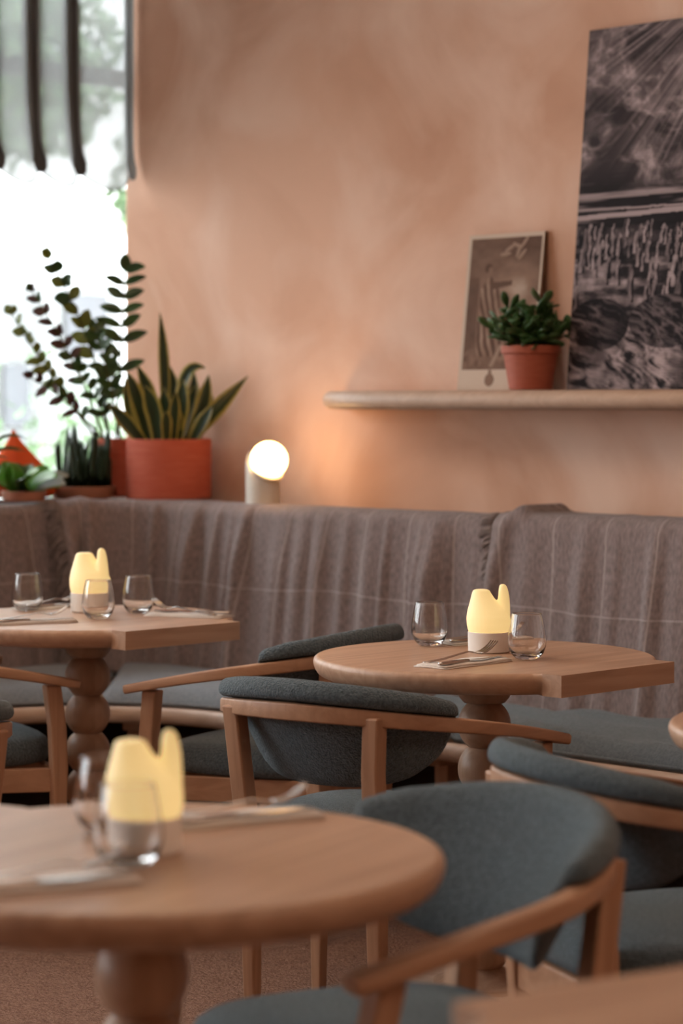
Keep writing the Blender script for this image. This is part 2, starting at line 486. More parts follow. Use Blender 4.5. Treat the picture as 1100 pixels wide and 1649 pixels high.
# backrest body: wall -> edge -> reclined front
rings = []
for i, (s, t, ns, nt_) in enumerate(back):
    if i < N1: ws, wt = 0.004, t
    elif i <= N1 + N2:
        u = (i - N1) / N2
        cs_, ct_ = .335 + .42, .30 + .42
        if u <= .5: ws, wt = .004, ct_ * (1 - 2 * u) + .004 * 2 * u
        else: ws, wt = .004 * (2 - 2 * u) + cs_ * (2 * u - 1), .004
    else: ws, wt = s, .004
    rec = .055
    rings.append([P(ws, wt, 0) - bq0, P(ws, wt, TOP_Z) - bq0, P(s - ns * .02, t - nt_ * .02, TOP_Z) - bq0, P(s, t, TOP_Z - .02) - bq0,
                  P(s + ns * rec, t + nt_ * rec, SEAT_Z - .03) - bq0, P(s + ns * rec, t + nt_ * rec, 0) - bq0])
v, f = loft(rings)
obj('backrest', v, f, 'dark', bq)
# seat board
rings = []
for (s, t, ns, nt_), (s2, t2, a, b) in zip(front, back):
    rings.append([P(s - ns * .02, t - nt_ * .02, SEAT_Z - .04) - bq0, P(s - ns * .02, t - nt_ * .02, SEAT_Z) - bq0,
                  P(s2 + a * .05, t2 + b * .05, SEAT_Z) - bq0, P(s2 + a * .05, t2 + b * .05, SEAT_Z - .04) - bq0])
v, f = loft(rings); obj('seat_board', v, f, 'oak_x', bq)
rail_sec = lambda u: [(.026 * math.copysign(abs(math.cos(a)) ** .7, math.cos(a)), .024 * math.copysign(abs(math.sin(a)) ** .7, math.sin(a)))
                      for a in [2 * math.pi * k / 12 for k in range(12)]]
v, f = sweep([P(s, t, SEAT_Z - .023) - bq0 for s, t, _, _ in front], rail_sec)
obj('front_rail', v, f, 'oak_pale', bq, smooth=True)
# recessed kick panel, coloured near-black as the shade under the seat; legs
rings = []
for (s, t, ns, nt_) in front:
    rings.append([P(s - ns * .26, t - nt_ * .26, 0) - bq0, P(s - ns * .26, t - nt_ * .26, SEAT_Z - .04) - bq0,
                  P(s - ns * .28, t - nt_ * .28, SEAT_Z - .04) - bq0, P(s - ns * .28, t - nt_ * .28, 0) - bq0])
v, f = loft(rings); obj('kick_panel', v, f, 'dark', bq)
for idx in (4, 14, 27, 39, 50, 62, 74, 86, 98):
    s, t, ns, nt_ = front[idx]
    c = P(s - ns * .10, t - nt_ * .10) - bq0
    w = .024
    d1 = (P(ns, nt_) - P(0, 0)).normalized(); d2 = Vector((-d1.y, d1.x, 0))
    q = [c + d1 * (w * a) + d2 * (w * b) for a, b in ((-1, -1), (1, -1), (1, 1), (-1, 1))]
    obj('leg', [p + Vector((0, 0, .0)) for p in q] + [p + Vector((0, 0, SEAT_Z - .04)) for p in q], BOXF, 'oak_z', bq, bevel=.004)
    q2 = [c + d1 * (a) + d2 * (.028 * b) for a, b in ((-.13, -1), (.06, -1), (.06, 1), (-.13, 1))]
    obj('bracket', [p + Vector((0, 0, SEAT_Z - .075)) for p in q2] + [p + Vector((0, 0, SEAT_Z - .041)) for p in q2], BOXF, 'oak_x', bq, bevel=.004)

# seat cushions
def interp(path, x):
    i = min(int(x), len(path) - 2); u = x - i
    a, b = path[i], path[i + 1]
    r = [a[k] * (1 - u) + b[k] * u for k in range(4)]
    return r
def vnoise1(x, seed):
    def h(i): return math.sin(i * 127.1 + seed * 311.7) * 43758.5453 % 1.0
    i = math.floor(x); u = x - i; u = u * u * (3 - 2 * u)
    return h(i) * (1 - u) + h(i + 1) * u
def cushion(i0, i1, label, group, crease=0., seed=1, mt='cushion'):
    NA, NB = 48, 16
    ox = interp(front, (i0 + i1) / 2); o0 = P(ox[0], ox[1], SEAT_Z + .001)
    v, f = [], []
    def pt(a, b, top):
        fr = interp(front, i0 + (i1 - i0) * a); bk = interp(back, i0 + (i1 - i0) * a)
        fs, ft = fr[0] - fr[2] * .012, fr[1] - fr[3] * .012
        bs, bt = bk[0] + bk[2] * .075, bk[1] + bk[3] * .075
        s, t = fs + (bs - fs) * b, ft + (bt - ft) * b
        L_ = (i1 - i0) * .045
        ea = min(a, 1 - a) * max(L_, .5) / .05; eb = min(b, 1 - b) * .45 / .05
        e = min(1, ea) ; e2 = min(1, eb)
        puff = (1 - (1 - e) ** 2.2) * (1 - (1 - e2) ** 2.2)
        z = .012 + .044 * puff
        if crease:
            w = math.sin(b * 13 + 5 * vnoise1(a * 9, seed) + a * 22) * .5 + vnoise1(a * 26 + b * 7, seed + 3) - .5
            z += crease * w * puff
        else:
            z += .004 * (vnoise1(a * 7 + b * 2, seed) - .5) * puff
        if not top: z = .002
        return P(s, t, SEAT_Z + .001 + z) - o0
    for top in (True, False):
        for ia in range(NA + 1):
            for ib in range(NB + 1):
                # denser towards the rims
                a = ia / NA; b = ib / NB
                a = .5 - .5 * math.cos(math.pi * a) * (1 - .0); b = .5 - .5 * math.cos(math.pi * b)
                v.append(pt(a, b, top))
    k = (NA + 1) * (NB + 1)
    for ia in range(NA):
        for ib in range(NB):
            q = ia * (NB + 1) + ib
            f.append((q, q + 1, q + NB + 2, q + NB + 1)); f.append((k + q, k + q + NB + 1, k + q + NB + 2, k + q + 1))
    edge = [ia * (NB + 1) for ia in range(NA + 1)] + [NA * (NB + 1) + ib for ib in range(1, NB + 1)] + \
           [ia * (NB + 1) + NB for ia in range(NA - 1, -1, -1)] + [ib for ib in range(NB - 1, 0, -1)]
    for a, b in zip(edge, edge[1:] + edge[:1]): f.append((a, b, k + b, k + a))
    root = empty('seat_cushion', o0)
    o = obj('cover', v, f, mt, root, smooth=True)
    # piped seam round the lower edge
    pp = [Vector(v[e]) + Vector((0, 0, -.002)) for e in edge] + [Vector(v[edge[0]]) + Vector((0, 0, -.002))]
    vv, ff = tube(pp, .0045, 6); obj('piping', vv, ff, mt, root, smooth=True)
    tag(root, label, 'cushion', group); return root
cushion(1, N1 + N2 * .5 - .3, 'flat grey-blue bench cushion on the window side of the corner', 'bench seat cushions', seed=2)
cushion(N1 + N2 * .5 + .3, 52, 'flat grey-blue bench cushion right of the corner, behind left table', 'bench seat cushions', seed=5)
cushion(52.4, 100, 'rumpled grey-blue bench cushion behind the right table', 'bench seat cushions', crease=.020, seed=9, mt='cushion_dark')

# ------------------------------------------------------------------ wool throws over the backrest
def arc_positions(path):
    L_ = [0.]
    for a, b in zip(path, path[1:]):
        L_.append(L_[-1] + math.hypot(b[0] - a[0], b[1] - a[1]))
    return L_
ARC = arc_positions(back)
def at_arc(x):
    x = max(0, min(ARC[-1] - 1e-6, x))
    i = next(k for k in range(len(ARC) - 1) if ARC[k + 1] >= x)
    u = (x - ARC[i]) / (ARC[i + 1] - ARC[i])
    return interp(back, i + u)
S_ARC0 = ARC[N1 + N2] - back[N1 + N2][0]     # arc = s + S_ARC0 on the wall side

def throw(a0, a1, topd, bottom, label, lift, amp, seed, fringe0=False, fringe1=False, fold0=0.):
    NA = int((a1 - a0) / .008); NB = 60
    v, f, uv = [], [], []
    mid = at_arc((a0 + a1) / 2); o0 = P(mid[0], mid[1], TOP_Z)
    prof = []                                    # (offset from edge inward+, z, arclen)
    r = .035
    prof_pts = []
    for k in range(10): prof_pts.append((-topd + (topd - r) * k / 10, TOP_Z + .004))
    for k in range(9):
        a = math.pi / 2 * k / 8
        prof_pts.append((-r + (r + .008) * math.sin(a), TOP_Z + .004 - (r + .004) * (1 - math.cos(a))))
    z0 = prof_pts[-1][1]
    for k in range(1, NB - 18):
        u = k / (NB - 19); prof_pts.append((.008 + .06 * u, z0 + (bottom - z0) * u))
    nb = len(prof_pts)
    al = [0.]
    for p, q in zip(prof_pts, prof_pts[1:]): al.append(al[-1] + math.hypot(q[0] - p[0], q[1] - p[1]))
    def fold(x, u):
        x2 = x + .05 * (vnoise1(x * 3, seed + 9) - .5) + .03 * u * (vnoise1(x * 4, seed + 17) - .5)
        w = vnoise1(x2 * 21, seed) * .75 + vnoise1(x2 * 47, seed + 4) * .25
        w = max(0., (w - .22) / .78)
        g = vnoise1(x * 2.1, seed + 21)
        return (w ** 1.9) * (.5 + .8 * g)
    for ia in range(NA + 1):
        x = a0 + (a1 - a0) * ia / NA
        s, t, ns, nt_ = at_arc(x)
        nl = math.hypot(ns, nt_); ns /= nl; nt_ /= nl
        e0 = max(0, 1 - (x - a0) / .11) if fold0 else 0
        for ib, (off, z) in enumerate(prof_pts):
            u = min(1, max(0, (al[ib] - topd + .03) / .2))
            u2 = al[ib] / al[-1]
            tp = min(1., max(.04, (a1 - x) / .16)); tp = tp * tp * (3 - 2 * tp)
            d = lift + amp * tp * fold(x, u2) * (u ** .8) * (1 - .15 * u2)
            # bunched rolled edge
            d += fold0 * math.exp(-((x - a0 - .075 + .05 * min(1, u2 * 2.2)) / .026) ** 2) * (.35 + .65 * u) * (1 - .5 * u2)
            up = lift + fold0 * .75 * math.exp(-((x - a0 - .085) / .030) ** 2) + .003 * fold(x, 0)
            d *= (.0 if off < -r else 1.)
            if off < -r: zz = z + up
            else:
                kk = min(1, (z0 - z) / .05 + (off + r) / (r + .01) * .0) if z < z0 else 0
                kk = max(0, min(1, (TOP_Z + .004 - z) / (r + .02)))
                zz = z + up * (1 - kk)
            hem = 0
            if u2 > .97: hem = 0
            v.append(P(s + ns * (off + d), t + nt_ * (off + d), zz + .006 * math.sin(x * 17 + seed) * (u2 ** 3)) - o0)
            uv.append((x - .02 * math.sin(u2 * 3 + x * 3), al[ib] - topd + .006 * math.sin(x * 9 + seed)))
    for ia in range(NA):
        for ib in range(nb - 1):
            q = ia * nb + ib
            f.append((q, q + 1, q + nb + 1, q + nb))
    root = empty('wool_throw', o0)
    o = obj('cloth', v, f, 'blanket', root, smooth=True)
    ul = o.data.uv_layers.new(name='UVMap')
    for lp in o.data.loops: ul.data[lp.index].uv = uv[lp.vertex_index]
    sd = o.modifiers.new('thickness', 'SOLIDIFY'); sd.thickness = .005; sd.offset = 1
    # fringe strands along the end edge
    rnd = random.Random(seed)
    def strands(ia, sgn, name):
        vv, ff = [], []
        for ib in range(6, nb - 3, 1):
            for rep in range(2):
                p = Vector(v[ia * nb + ib]); q = Vector(v[(ia + sgn) * nb + ib])
                s, t, ns, nt_ = at_arc(a0 + (a1 - a0) * ia / NA)
                nv = (P(ns, nt_) - P(0, 0)).normalized()
                d = (p - q).normalized(); ln = rnd.uniform(.045, .09)
                hang = min(1, max(0, (TOP_Z - prof_pts[ib][1]) / .1))
                p = p + Vector((0, 0, rnd.uniform(-.004, .004))) + nv * .003
                m_ = p + d * ln * .55 + nv * rnd.uniform(.006, .026) + Vector((0, 0, .004 * (1 - hang) - .006 * hang))
                e_ = p + d * ln * rnd.uniform(.5, .8) + nv * rnd.uniform(.0, .022) + Vector((0, 0, -ln * rnd.uniform(.3, .75) * (.25 + hang)))
                a_, b_ = tube(bez(p, m_, e_, 6), lambda u: .0034 * (1 - .4 * u), 5)
                k = len(vv); vv += a_; ff += [tuple(i + k for i in g) for g in b_]
        fo = obj('fringe', vv, ff, 'wool_fringe', root, smooth=True); fo['kind'] = 'stuff'
    if fringe0: strands(0, 1, 'fringe')
    if fringe1: strands(NA, -1, 'fringe')
    tag(root, label, 'blanket', 'plaid wool throws over the bench back')
    return root
A_mid = S_ARC0 + 1.99        # where middle and right throws meet
A_left = ARC[N1] + .13        # near the corner, where the left and middle throws meet
throw(.3, A_left + .06, .07, .452, 'grey-brown checked wool throw over the window side bench back', .004, .035, 3)
throw(A_left, A_mid + .05, .07, .448, 'deeply pleated grey-brown checked wool throw between corner and right table', .010, .12, 11, fringe0=True, fold0=.014)
throw(A_mid, S_ARC0 + S_FAR - .05, .17, .448, 'smooth grey checked wool throw hanging behind the right table', .016, .030, 23, fringe0=True, fold0=.034)

# ------------------------------------------------------------------ tables
TT = .75; TH = .046; TR = .38
def make_table():
    root = empty('pedestal_table')
    alpha = math.radians(30)
    outer = []                                    # (x, y, inset factor)
    n = 72
    for i in range(n + 1):
        a = alpha + (2 * math.pi - 2 * alpha) * i / n
        outer.append((TR * math.cos(a), TR * math.sin(a), 1))
    c = TR * math.cos(alpha); h = TR * math.sin(alpha)
    outer += [(c, -h, 0), (TR, -h, 0), (TR, h, 0), (c, h, 0)]
    prof = [(.026, TT - TH), (.017, TT - .0425), (.009, TT - .036), (.0035, TT - .027), (.0005, TT - .018), (0, TT - .012), (.0012, TT - .007), (.0040, TT - .003), (.008, TT - .0007), (.011, TT)]
    rings = []
    for ins, z in prof:
        rings.append([Vector((x * (1 - ins / TR * w), y * (1 - ins / TR * w), z)) for x, y, w in outer])
    v, f = loft(rings)
    o = obj('tabletop', v, f, 'oak_y', root)
    for p in o.data.polygons:
        if abs(p.normal.z) < .96 and len(p.vertices) == 4: 
            cc = Vector(p.center)
            if math.hypot(cc.x, cc.y) > TR * .93 and cc.x < c * .999: p.use_smooth = True
    # collar, beads, foot and base plate
    v, f = lathe([(.030, TT - TH - .060), (.046, TT - TH - .058), (.0565, TT - TH - .046), (.0585, TT - TH - .040), (.0585, TT - TH)], 40)
    obj('collar', v, f, 'oak_z', root, smooth=True)
    z = TT - TH - .059; pitch = .098
    pr = []
    for k in range(17):
        a = -.96 + 1.92 * k / 16
        pr.append((.059 * math.cos(a), .0605 * math.sin(a)))
    zm = pr[-1][1]
    bv, bf = lathe(pr, 40)
    for k in range(6):
        obj('bead', bv, bf, 'oak_z', root, smooth=True, loc=(0, 0, z - pitch / 2 - pitch * k))
    zb = z - pitch * 6
    v, f = lathe([(.115, .018), (.115, .030), (.070, .044), (.034, zb + .004)], 40)
    obj('foot', v, f, 'oak_z', root, bevel=.003)
    v, f = lathe([(.232, 0), (.238, .004), (.238, .014), (.230, .018), (0, .018)], 64)
    obj('base_plate', v, f, 'oak_pale', root, bevel=.002)
    return root
table0 = make_table()
def ext_angle(dx, dy): return math.atan2(dy, dx)
TABLES = [
    ((.317, 5.374), -math.pi / 4, 'round oak table with straight end and beaded pedestal, in focus before the right throw'),
    ((-.663, 6.325), -math.pi / 4, 'round oak table with straight end before the corner, holding three glasses'),
    ((-.250, 3.035), math.radians(150), 'large blurred round oak table in the left foreground'),
    ((.465, 2.050), math.radians(121.5), 'blurred table corner at the bottom right edge of the picture'),
    ((.955, 4.235), math.radians(-20), 'oak table whose rounded rim peeks in at the right edge'),
]
for i, ((x, y), a, lab) in enumerate(TABLES):
    t = table0 if i == 0 else copy_tree(table0)
    t.location = (x, y, 0); t.rotation_euler = (0, 0, a)
    tag(t, lab, 'table', 'oak pedestal tables')

# ------------------------------------------------------------------ chairs
def rail_path(n=61):
    pts = []
    a_, b_ = .315, .31
    # right tip -> back -> left tip
    fw = [(a_, .46), (a_ + .004, .40), (a_ + .004, .33), (a_ + .002, .27)]
    arc = [(a_ * math.sin(p), .23 - b_ * math.cos(p)) for p in [math.radians(90 - 180 * k / 40) for k in range(41)]]
    bk = [(-x, y) for x, y in reversed(fw)]
    return fw + arc + bk
def resample(pts, n):
    L_ = [0.]
    for a, b in zip(pts, pts[1:]): L_.append(L_[-1] + math.hypot(b[0] - a[0], b[1] - a[1]))
    out = []
    for k in range(n):
        x = L_[-1] * k / (n - 1); i = min(next((j for j in range(len(L_) - 1) if L_[j + 1] >= x - 1e-9), len(L_) - 2), len(L_) - 2)
        u = (x - L_[i]) / (L_[i + 1] - L_[i])
        out.append((pts[i][0] * (1 - u) + pts[i + 1][0] * u, pts[i][1] * (1 - u) + pts[i + 1][1] * u))
    return out
RZ = .715
def rail_z(u):                       # u in 0..1 from right tip to left tip : top surface of the rail
    q = abs(u - .5) * 2
    return RZ - .098 * q ** 1.7
def make_chair():
    root = empty('dining_chair')
    rp = resample(rail_path(), 61)
    path = [Vector((x, y, rail_z(k / 60))) for k, (x, y) in enumerate(rp)]
    def sec(u):
        q = abs(u - .5) * 2
        h = .036 - .014 * q; w = .026 + .020 * max(0, q - .35) / .65
        c = .004
        return [(-w / 2 + c, 0), (w / 2 - c, 0), (w / 2, -c), (w / 2, -h + c), (w / 2 - c, -h), (-w / 2 + c, -h), (-w / 2, -h + c), (-w / 2, -c)]
    v, f = sweep(path, sec)
    o = obj('arm_rail', v, f, 'oak_rail', root, bevel=.002)
    # backrest: padded roll over the rail with a half-moon shell below
    NU = 34
    rings = []
    for k in range(NU + 1):
        w = -1 + 2 * k / NU
        ww = math.sin(w * math.pi / 2) * .25 + w * .75
        ph = math.radians(66) * -ww
        x0, y0 = .315 * math.sin(-ph) , .23 - .31 * math.cos(ph)
        nx, ny = math.sin(-ph), -math.cos(ph)          # outward
        # z of rail top at this place
        best = min(range(61), key=lambda i: (rp[i][0] - x0) ** 2 + (rp[i][1] - y0) ** 2)
        zr = rail_z(best / 60) 
        end = max(0., 1 - abs(w) ** 7) ** .5
        D = .006 + .180 * max(0., 1 - abs(w) ** 2.3) ** .62
        hh = .6 + .4 * end
        crown = .010 * (1 - w * w)
        prof = [(.014, .002), (.020, .014), (.016, .028 + crown * .6), (.003, .037 + crown), (-.014, .036 + crown), (-.030, .024 + crown * .5), (-.040, .004),
                (-.047, -.30 * D), (-.052, -.62 * D), (-.046, -.90 * D), (-.034, -1.0 * D), (-.022, -.93 * D),
                (-.019, -.62 * D), (-.0165, -.30 * D), (-.0150, -.006), (-.0145, .0015)]
        ring = []
        for off, z in prof:
            zz = z * hh if z > 0 else z
            oo = off
            if end < .999:                              # round off the ends of the roll
                oo = -.010 + (off + .010) * (.45 + .55 * end)
            kd = max(0., -z) / .186                       # the shell leans in towards the seat below the rail
            ring.append(((x0 + nx * oo) * (1 - .14 * kd), y0 + ny * oo + .080 * kd, zr + zz + .001))
        rings.append(ring)
    v, f = loft(rings)
    obj('backrest', v, f, 'boucle', root, smooth=True, sub=1)
    # seat cushion
    NR, NS = 10, 40
    def outline(a):
        c, s = math.cos(a), math.sin(a)
        e = 2 / 3.2
        x = math.copysign(abs(c) ** e, c); y = math.copysign(abs(s) ** e, s)
        wd = .252 - .035 * (1 - (y + 1) / 2) 
        return x * wd, .222 + y * .235
    rings = []
    prof = [(.90, .395), (.97, .400), (1.0, .418), (1.0, .436), (.975, .452), (.92, .462), (.75, .469), (.5, .472), (.25, .473), (.02, .473)]
    for sc, z in prof:
        ring = []
        for k in range(NS):
            x, y = outline(2 * math.pi * k / NS)
            ring.append((x * sc, .222 + (y - .222) * sc, z))
        rings.append(ring)
    v, f = loft(rings)
    obj('seat', v, f, 'boucle', root, smooth=True)
    # apron
    box('apron', (-.262, .262, .408, .432, .335, .394), 'oak_rail', root, bevel=.003)
    box('apron', (-.150, .150, -.012, .012, .335, .394), 'oak_rail', root, bevel=.003)
    for sx in (-1, 1):
        q = [(sx * .150, .0), (sx * .172, .0), (sx * .282, .41), (sx * .258, .41)]
        obj('apron', [(x, y, .335) for x, y in q] + [(x, y, .394) for x, y in q], BOXF, 'oak_rail', root, bevel=.003)
    for sx in (-1, 1):
        # rear leg, leaning out towards the rail
        ks = [(0, .157, .010), (.30, .157, .004), (.45, .160, -.006), (.58, .166, -.022), (.692, .175, -.030)]
        rings = []
        for z, x, y in ks:
            w = .013 + .006 * min(1, z / .4); 
            rings.append([(sx * x - w, y - w, z), (sx * x + w, y - w, z), (sx * x + w, y + w, z), (sx * x - w, y + w, z)])
        v, f = loft(rings); obj('leg', v, f, 'oak_chair', root, bevel=.005)
        ks = [(0, .284, .418), (.40, .284, .420), (.50, .288, .414), (.606, .300, .396)]
        rings = []
        for z, x, y in ks:
            w = .013 + .007 * min(1, z / .38)
            zt = z
            rings.append([(sx * x - w, y - w, zt), (sx * x + w, y - w, zt), (sx * x + w, y + w, zt), (sx * x - w, y + w, zt)])
        v, f = loft(rings); obj('leg', v, f, 'oak_chair', root, bevel=.005)
    return root
chair0 = make_chair()
CHAIRS = [
    ((-.060, 4.885), (.578, .816), 'grey bouclé armchair seen from behind, in sharp focus before the right table'),
    ((.030, 6.000), (-.87, .49), 'grey armchair turned left towards the corner table, behind the sharp one'),
    ((.356, 3.920), (.93, .36), 'grey armchair at right seen from behind, facing the table cut by the right edge'),
    ((.250, 3.430), (-.87, -.5), 'blurred grey armchair in front with its hollow backrest facing the viewer'),
    ((-1.210, 6.140), (.90, .43), 'grey armchair at left edge, only arm and front leg showing by beaded pedestal'),
    ((-.800, 4.480), (-.7, .714), 'grey armchair almost outside the left edge, just its padded back end showing'),
]
for i, ((x, y), fd, lab) in enumerate(CHAIRS):
    c = chair0 if i == 0 else copy_tree(chair0)
    c.location = (x, y, 0); c.rotation_euler = (0, 0, math.atan2(-fd[0], fd[1]))
    tag(c, lab, 'chair', 'grey upholstered oak armchairs')

# ------------------------------------------------------------------ table lamps
def make_lamp():
    root = empty('table_lamp')
    v, f = lathe([(.0, 0), (.044, 0), (.0465, .003), (.0475, .045), (.0465, .046), (.0, .046)], 40)
    obj('base', v, f, 'lamp_base', root, smooth=False, bevel=.002)
    # soft body: squashed rounded column with one flat knob and one finger-like ear
    vv, ff = [], []
    def add(a, b):
        k = len(vv); vv.extend([tuple(p) for p in a]); ff.extend([tuple(i + k for i in g) for g in b])
    def blob(ks, seg=28):
        rings = []
        for z, cx, rx, ry in ks:
            rings.append([(cx + rx * math.cos(2 * math.pi * k / seg), ry * math.sin(2 * math.pi * k / seg), z) for k in range(seg)])
        return loft(rings)
    add(*blob([(.046, 0, .046, .046), (.060, 0, .0495, .049), (.078, -.001, .0495, .048), (.094, -.004, .044, .043), (.108, -.010, .034, .036),
               (.120, -.014, .027, .030), (.132, -.0165, .0215, .024), (.138, -.017, .019, .021), (.1405, -.017, .014, .016)]))
    add(*blob([(.060, .028, .020, .026), (.085, .030, .018, .022), (.105, .0325, .0150, .017), (.125, .0335, .0125, .013), (.140, .0325, .0105, .0105), (.149, .0315, .008, .008), (.1525, .031, .0035, .0035)]))
    add(*blob([(.050, -.030, .014, .024), (.072, -.034, .013, .022), (.092, -.031, .012, .018), (.106, -.026, .010, .014), (.114, -.022, .004, .006)]))
    o = obj('shade', vv, ff, 'shade', root, smooth=True)
    rm = o.modifiers.new('merge', 'REMESH'); rm.mode = 'VOXEL'; rm.voxel_size = .0022; rm.use_smooth_shade = True
    sm = o.modifiers.new('soften', 'SMOOTH'); sm.iterations = 7; sm.factor = .5
    return root
lamp0 = make_lamp()
for i, (x, y, rz, lab) in enumerate([(.331, 5.44, 0, 'glowing yellow eared table lamp on the right table'),
                                     (-.672, 6.48, -.5, 'glowing yellow eared table lamp on the corner table by the bench'),
                                     (-.247, 3.03, .12, 'large blurred glowing yellow lamp on the foreground table')]):
    o = lamp0 if i == 0 else copy_tree(lamp0)
    o.location = (x, y, TT + .0005); o.rotation_euler = (0, 0, rz)
    if i == 1: o.scale = (1.12, 1.12, 1.12)
    tag(o, lab, 'lamp', 'yellow eared table lamps')

# globe lamp on the ledge
LZ = TOP_Z + .016
gl = empty('globe_lamp', P(.945, .235, LZ + .002))
tag(gl, 'white upright lamp with a lit round globe on the bench ledge', 'lamp')
rings = []
seg = 40
for j, zf in enumerate([0, .02, .5, .9, 1.0]):
    ring = []
    for k in range(seg):
        a = 2 * math.pi * k / seg
        x, y = .054 * math.cos(a), .054 * math.sin(a)
        # the top is cut on a slope and scooped for the globe
        side = (x * .55 - y * .83) / .054
        top = .118 - .050 * side
        sc = 1.0 if zf < .95 else .96
        ring.append((x * sc, y * sc, top * zf))
    rings.append(ring)
v, f = loft(rings); obj('stand', v, f, 'lamp_body', gl, smooth=True)
bm = bmesh.new(); bmesh.ops.create_uvsphere(bm, u_segments=32, v_segments=20, radius=.059)
me = bpy.data.meshes.new('globe'); bm.to_mesh(me); bm.free()
me.polygons.foreach_set('use_smooth', [True] * len(me.polygons)); me.materials.append(M['globe'])
go = bpy.data.objects.new('globe', me); COL.objects.link(go); go.parent = gl; go.location = (.020, -.028, .138)
v, f = lathe([(.046, -.004), (.050, 0), (.050, .006), (.046, .008)], 32)
co = obj('collar_ring', v, f, 'lamp_body', gl, smooth=True); co.location = (.016, -.022, .100); co.rotation_euler = (math.radians(30), math.radians(20), 0)

# ------------------------------------------------------------------ glasses
def make_glass():
    out = [(0, 0), (.020, 0), (.027, .003), (.0365, .014), (.0415, .028), (.0425, .040), (.0408, .058), (.0370, .080), (.0330, .0985), (.0327, .100),
           (.0321, .1003), (.0315, .100), (.0318, .0985), (.0358, .080), (.0396, .058), (.0412, .040), (.0400, .029), (.0345, .017), (.026, .011), (0, .0095)]
    v, f = lathe(out, 48, cap=False)
    o = obj('water_glass', v, f, 'glass', None, smooth=True)
    return o
g0 = make_glass()
GL = [(.203, 5.58, 'stemless glass left of the lamp on the right table'),
      (.405, 5.285, 'stemless glass right of the lamp on the right table'),
      (-.843, 6.50, 'stemless glass farthest left on the corner table'),
      (-.629, 6.262, 'stemless glass directly in front of the corner table lamp'),
      (-.539, 6.424, 'stemless glass right of the lamp on the corner table'),
      (-.258, 2.935, 'blurred stemless glass directly in front of the foreground lamp'),
      (-.307, 3.165, 'blurred stemless glass behind left of the foreground lamp')]
for i, (x, y, lab) in enumerate(GL):
    o = g0 if i == 0 else g0.copy()
    if i: COL.objects.link(o)
    o.location = (x, y, TT + .0006); tag(o, lab, 'glass', 'stemless water glasses')

# ------------------------------------------------------------------ place settings
def make_napkin():
    root = empty('napkin')
    def layer(w, l, z0, z1, dx, sk):
        NX, NY = 5, 10
        v, f = [], []
        for top in (1, 0):
            for i in range(NX + 1):
                for j in range(NY + 1):
                    x = (i / NX - .5) * w + dx; y = (j / NY - .5) * l
                    x += sk * y
                    ed = min(i, NX - i) / NX
                    z = (z1 + .0012 * math.sin(j * 1.1 + i)) - (.0015 if ed == 0 else 0) if top else z0
                    v.append((x, y, z))
        k = (NX + 1) * (NY + 1)
        for i in range(NX):
            for j in range(NY):
                q = i * (NY + 1) + j
                f.append((q, q + 1, q + NY + 2, q + NY + 1)); f.append((k + q, k + q + NY + 1, k + q + NY + 2, k + q + 1))
        e = [i * (NY + 1) for i in range(NX + 1)] + [NX * (NY + 1) + j for j in range(1, NY + 1)] + [i * (NY + 1) + NY for i in range(NX - 1, -1, -1)] + list(range(NY - 1, 0, -1))
        for a, b in zip(e, e[1:] + e[:1]): f.append((a, b, k + b, k + a))
        return v, f
    v, f = layer(.090, .225, 0, .0035, 0, 0); obj('lower_fold', v, f, 'napkin', root, smooth=True)
    v, f = layer(.080, .220, .0036, .0070, .003, .02); obj('upper_fold', v, f, 'napkin', root, smooth=True)
    return root
def make_fork():
    root = empty('fork')
    ks = [(-.095, .0095, .0012), (-.085, .0105, .0014), (-.04, .0075, .0016), (.0, .0050, .0020), (.03, .0042, .0022), (.042, .0055, .0018), (.050, .010, .0012), (.060, .0125, .0010)]
    def arch(y): return .0035 + .006 * math.exp(-((y - .02) / .025) ** 2) - (.002 if y > .045 else 0)
    rings = []
    for y, w, h in ks:
        z = arch(y)
        rings.append([(-w, y, z), (-w * .5, y, z + h), (w * .5, y, z + h), (w, y, z), (w * .5, y, z - h * .6), (-w * .5, y, z - h * .6)])
    v, f = loft(rings); obj('handle', v, f, 'steel', root, smooth=True)
    for k in range(4):
        x = -.0105 + .007 * k
        pth = [Vector((x, .058 + .010 * j, arch(.06) + .0008 * j * j)) for j in range(6)]
        v, f = tube(pth, lambda u: .0023 * (1 - .4 * u), 6); obj('tine', v, f, 'steel', root, smooth=True)
    return root
def make_knife():
    root = empty('knife')
    rings = []
    for y, w, h in [(-.110, .004, .003), (-.106, .008, .004), (-.06, .0085, .0042), (-.015, .006, .0038), (-.01, .005, .003)]:
        rings.append([(-w, y, .003), (-w * .6, y, .003 + h), (w * .6, y, .003 + h), (w, y, .003), (w * .6, y, .0005), (-w * .6, y, .0005)])
    v, f = loft(rings); obj('handle', v, f, 'steel', root, smooth=True)
    rings = []
    for y, w in [(-.012, .006), (.0, .009), (.06, .0095), (.09, .008), (.106, .004), (.110, .001)]:
        rings.append([(-w, y, .0022), (w, y, .0036), (w, y, .0044), (-w, y, .0032)])
    v, f = loft(rings); obj('blade', v, f, 'steel', root)
    return root
nap0, fork0, knife0 = make_napkin(), make_fork(), make_knife()
SET = [(.262, 5.190, -42, 'front of the right table'),
       (.335, 5.660, -60, 'back of the right table behind its lamp'),
       (-.790, 6.150, -62, 'front of the corner table'),
       (-.790, 6.590, -40, 'back of the corner table by the leftmost glass'),
       (-.400, 6.345, 66, 'straight end of the corner table'),
       (-.350, 2.815, -66, 'left front of the blurred foreground table'),
       (-.140, 3.260, -62, 'back of the blurred foreground table')]
first = True
